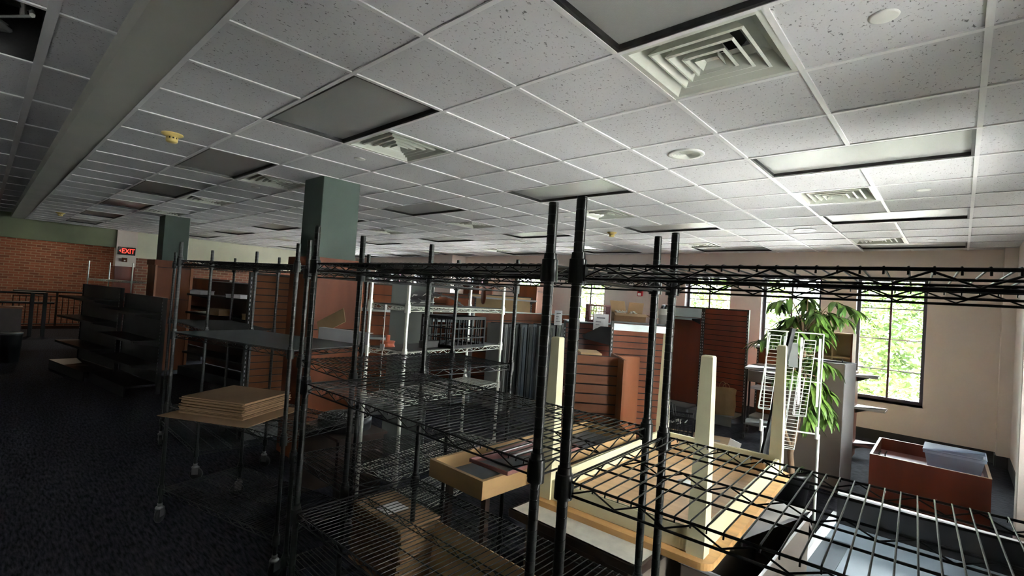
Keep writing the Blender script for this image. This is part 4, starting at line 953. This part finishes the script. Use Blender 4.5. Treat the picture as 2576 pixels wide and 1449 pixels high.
# ------------------------------------------------------------------ outside
mb = MB(); mb.box(-60, 40, 9.3, 80, -4.6, -4.5); mb.box(3.4, 40, -40, 9.3, -4.6, -4.5); o = mb.build('ground_outside', ROADM); o['kind'] = 'structure'
mb = MB(); mb.box(12.5, 17, -25, 30, -4.5, 9); o = mb.build('sky_block_building', mat('sky_block_render', (.28, .28, .29), .9, 0, .1, 1)); tag(o, 'unseen building added beyond the right windows to block sky light', 'building')  # unseen mass added to keep sky light out of the right windows
mb = MB(); mb.box(-19, 4.3, 9.02, 9.4, 2.95, 3.1); mb.box(XR+.22, 4.5, -6.4, 9.02, 2.95, 3.1); mb.box(-19, 3.32, 9.02, 9.04, -4.5, -.2); struct(mb, 'trim_sky_block_eaves', TBAR)  # unseen eaves added to cut off the high sky, plus outer wall below floor
rng = np.random.default_rng(5)
def tree(label, x, y, zc, rx, rz_, n, sz=.11):
    t = thing('street_tree', label, 'tree', (x, y, -4.5), 0, 'trees outside the windows')
    mb = MB(); mb.tube([(0, 0, 0), (.1, 0, 2), (-.05, .1, 4), (.1, 0, 5.5), (.0, 0, 7)], [.2, .17, .13, .1, .04], 10)
    random.seed(int(abs(x*10)))
    for k in range(14):
        z = random.uniform(2.6, 6.2); a = random.uniform(0, 2*PI); r_ = rx*random.uniform(.5, .9)
        mb.tube([(0, 0, z), (r_*.5*math.cos(a), r_*.5*math.sin(a), z+.5), (r_*math.cos(a), r_*math.sin(a), z+.8+random.uniform(-.4, .5))], [.06, .04, .015], 6)
    mb.build('trunk', BARK, t)
    # leaf sprays: leaflets scattered in clumps
    nc = n//26; d = rng.normal(size=(nc, 3)); d /= np.linalg.norm(d, axis=1)[:, None]; rad = rng.uniform(.35, 1, (nc, 1))**.6
    cc = d*rad*np.array([rx, rx*.8, rz_]); cc[:, 2] += zc+4.5
    c = np.repeat(cc, 26, axis=0)+rng.normal(size=(nc*26, 3))*np.array([.30, .30, .14]); m = len(c)
    u = rng.normal(size=(m, 3)); u[:, 2] *= .4; u /= np.linalg.norm(u, axis=1)[:, None]
    v = np.cross(u, rng.normal(size=(m, 3))); v /= np.linalg.norm(v, axis=1)[:, None]
    s_ = sz*rng.uniform(.6, 1.3, (m, 1))
    P = np.stack([c-u*s_, c+v*s_*.4, c+u*s_, c-v*s_*.4], 1).reshape(-1, 3)
    me = bpy.data.meshes.new('foliage'); me.vertices.add(len(P)); me.vertices.foreach_set('co', P.ravel())
    me.loops.add(4*m); me.loops.foreach_set('vertex_index', np.arange(4*m)); me.polygons.add(m)
    me.polygons.foreach_set('loop_start', np.arange(m)*4); me.polygons.foreach_set('loop_total', np.full(m, 4)); me.update(); me.validate()
    me.materials.append(TLEAF); o = bpy.data.objects.new('foliage', me); COL.objects.link(o); o.parent = t
tree('bright green street tree outside the rightmost window', 1.9, 15.5, 1.0, 2.7, 2.5, 12000)
tree('green street tree outside the windows behind the potted plant', -3.3, 15.8, 1.2, 2.7, 2.5, 8000)
tree('green street tree outside the window behind the open carton', -9.2, 16.5, 1.2, 2.7, 2.6, 8000)
tree('green street tree outside the windows at centre left', -16.0, 22.0, .9, 2.8, 2.6, 8000)
tree('green street tree outside the far left windows', -22.5, 16.5, 1.2, 3.2, 2.9, 8000)
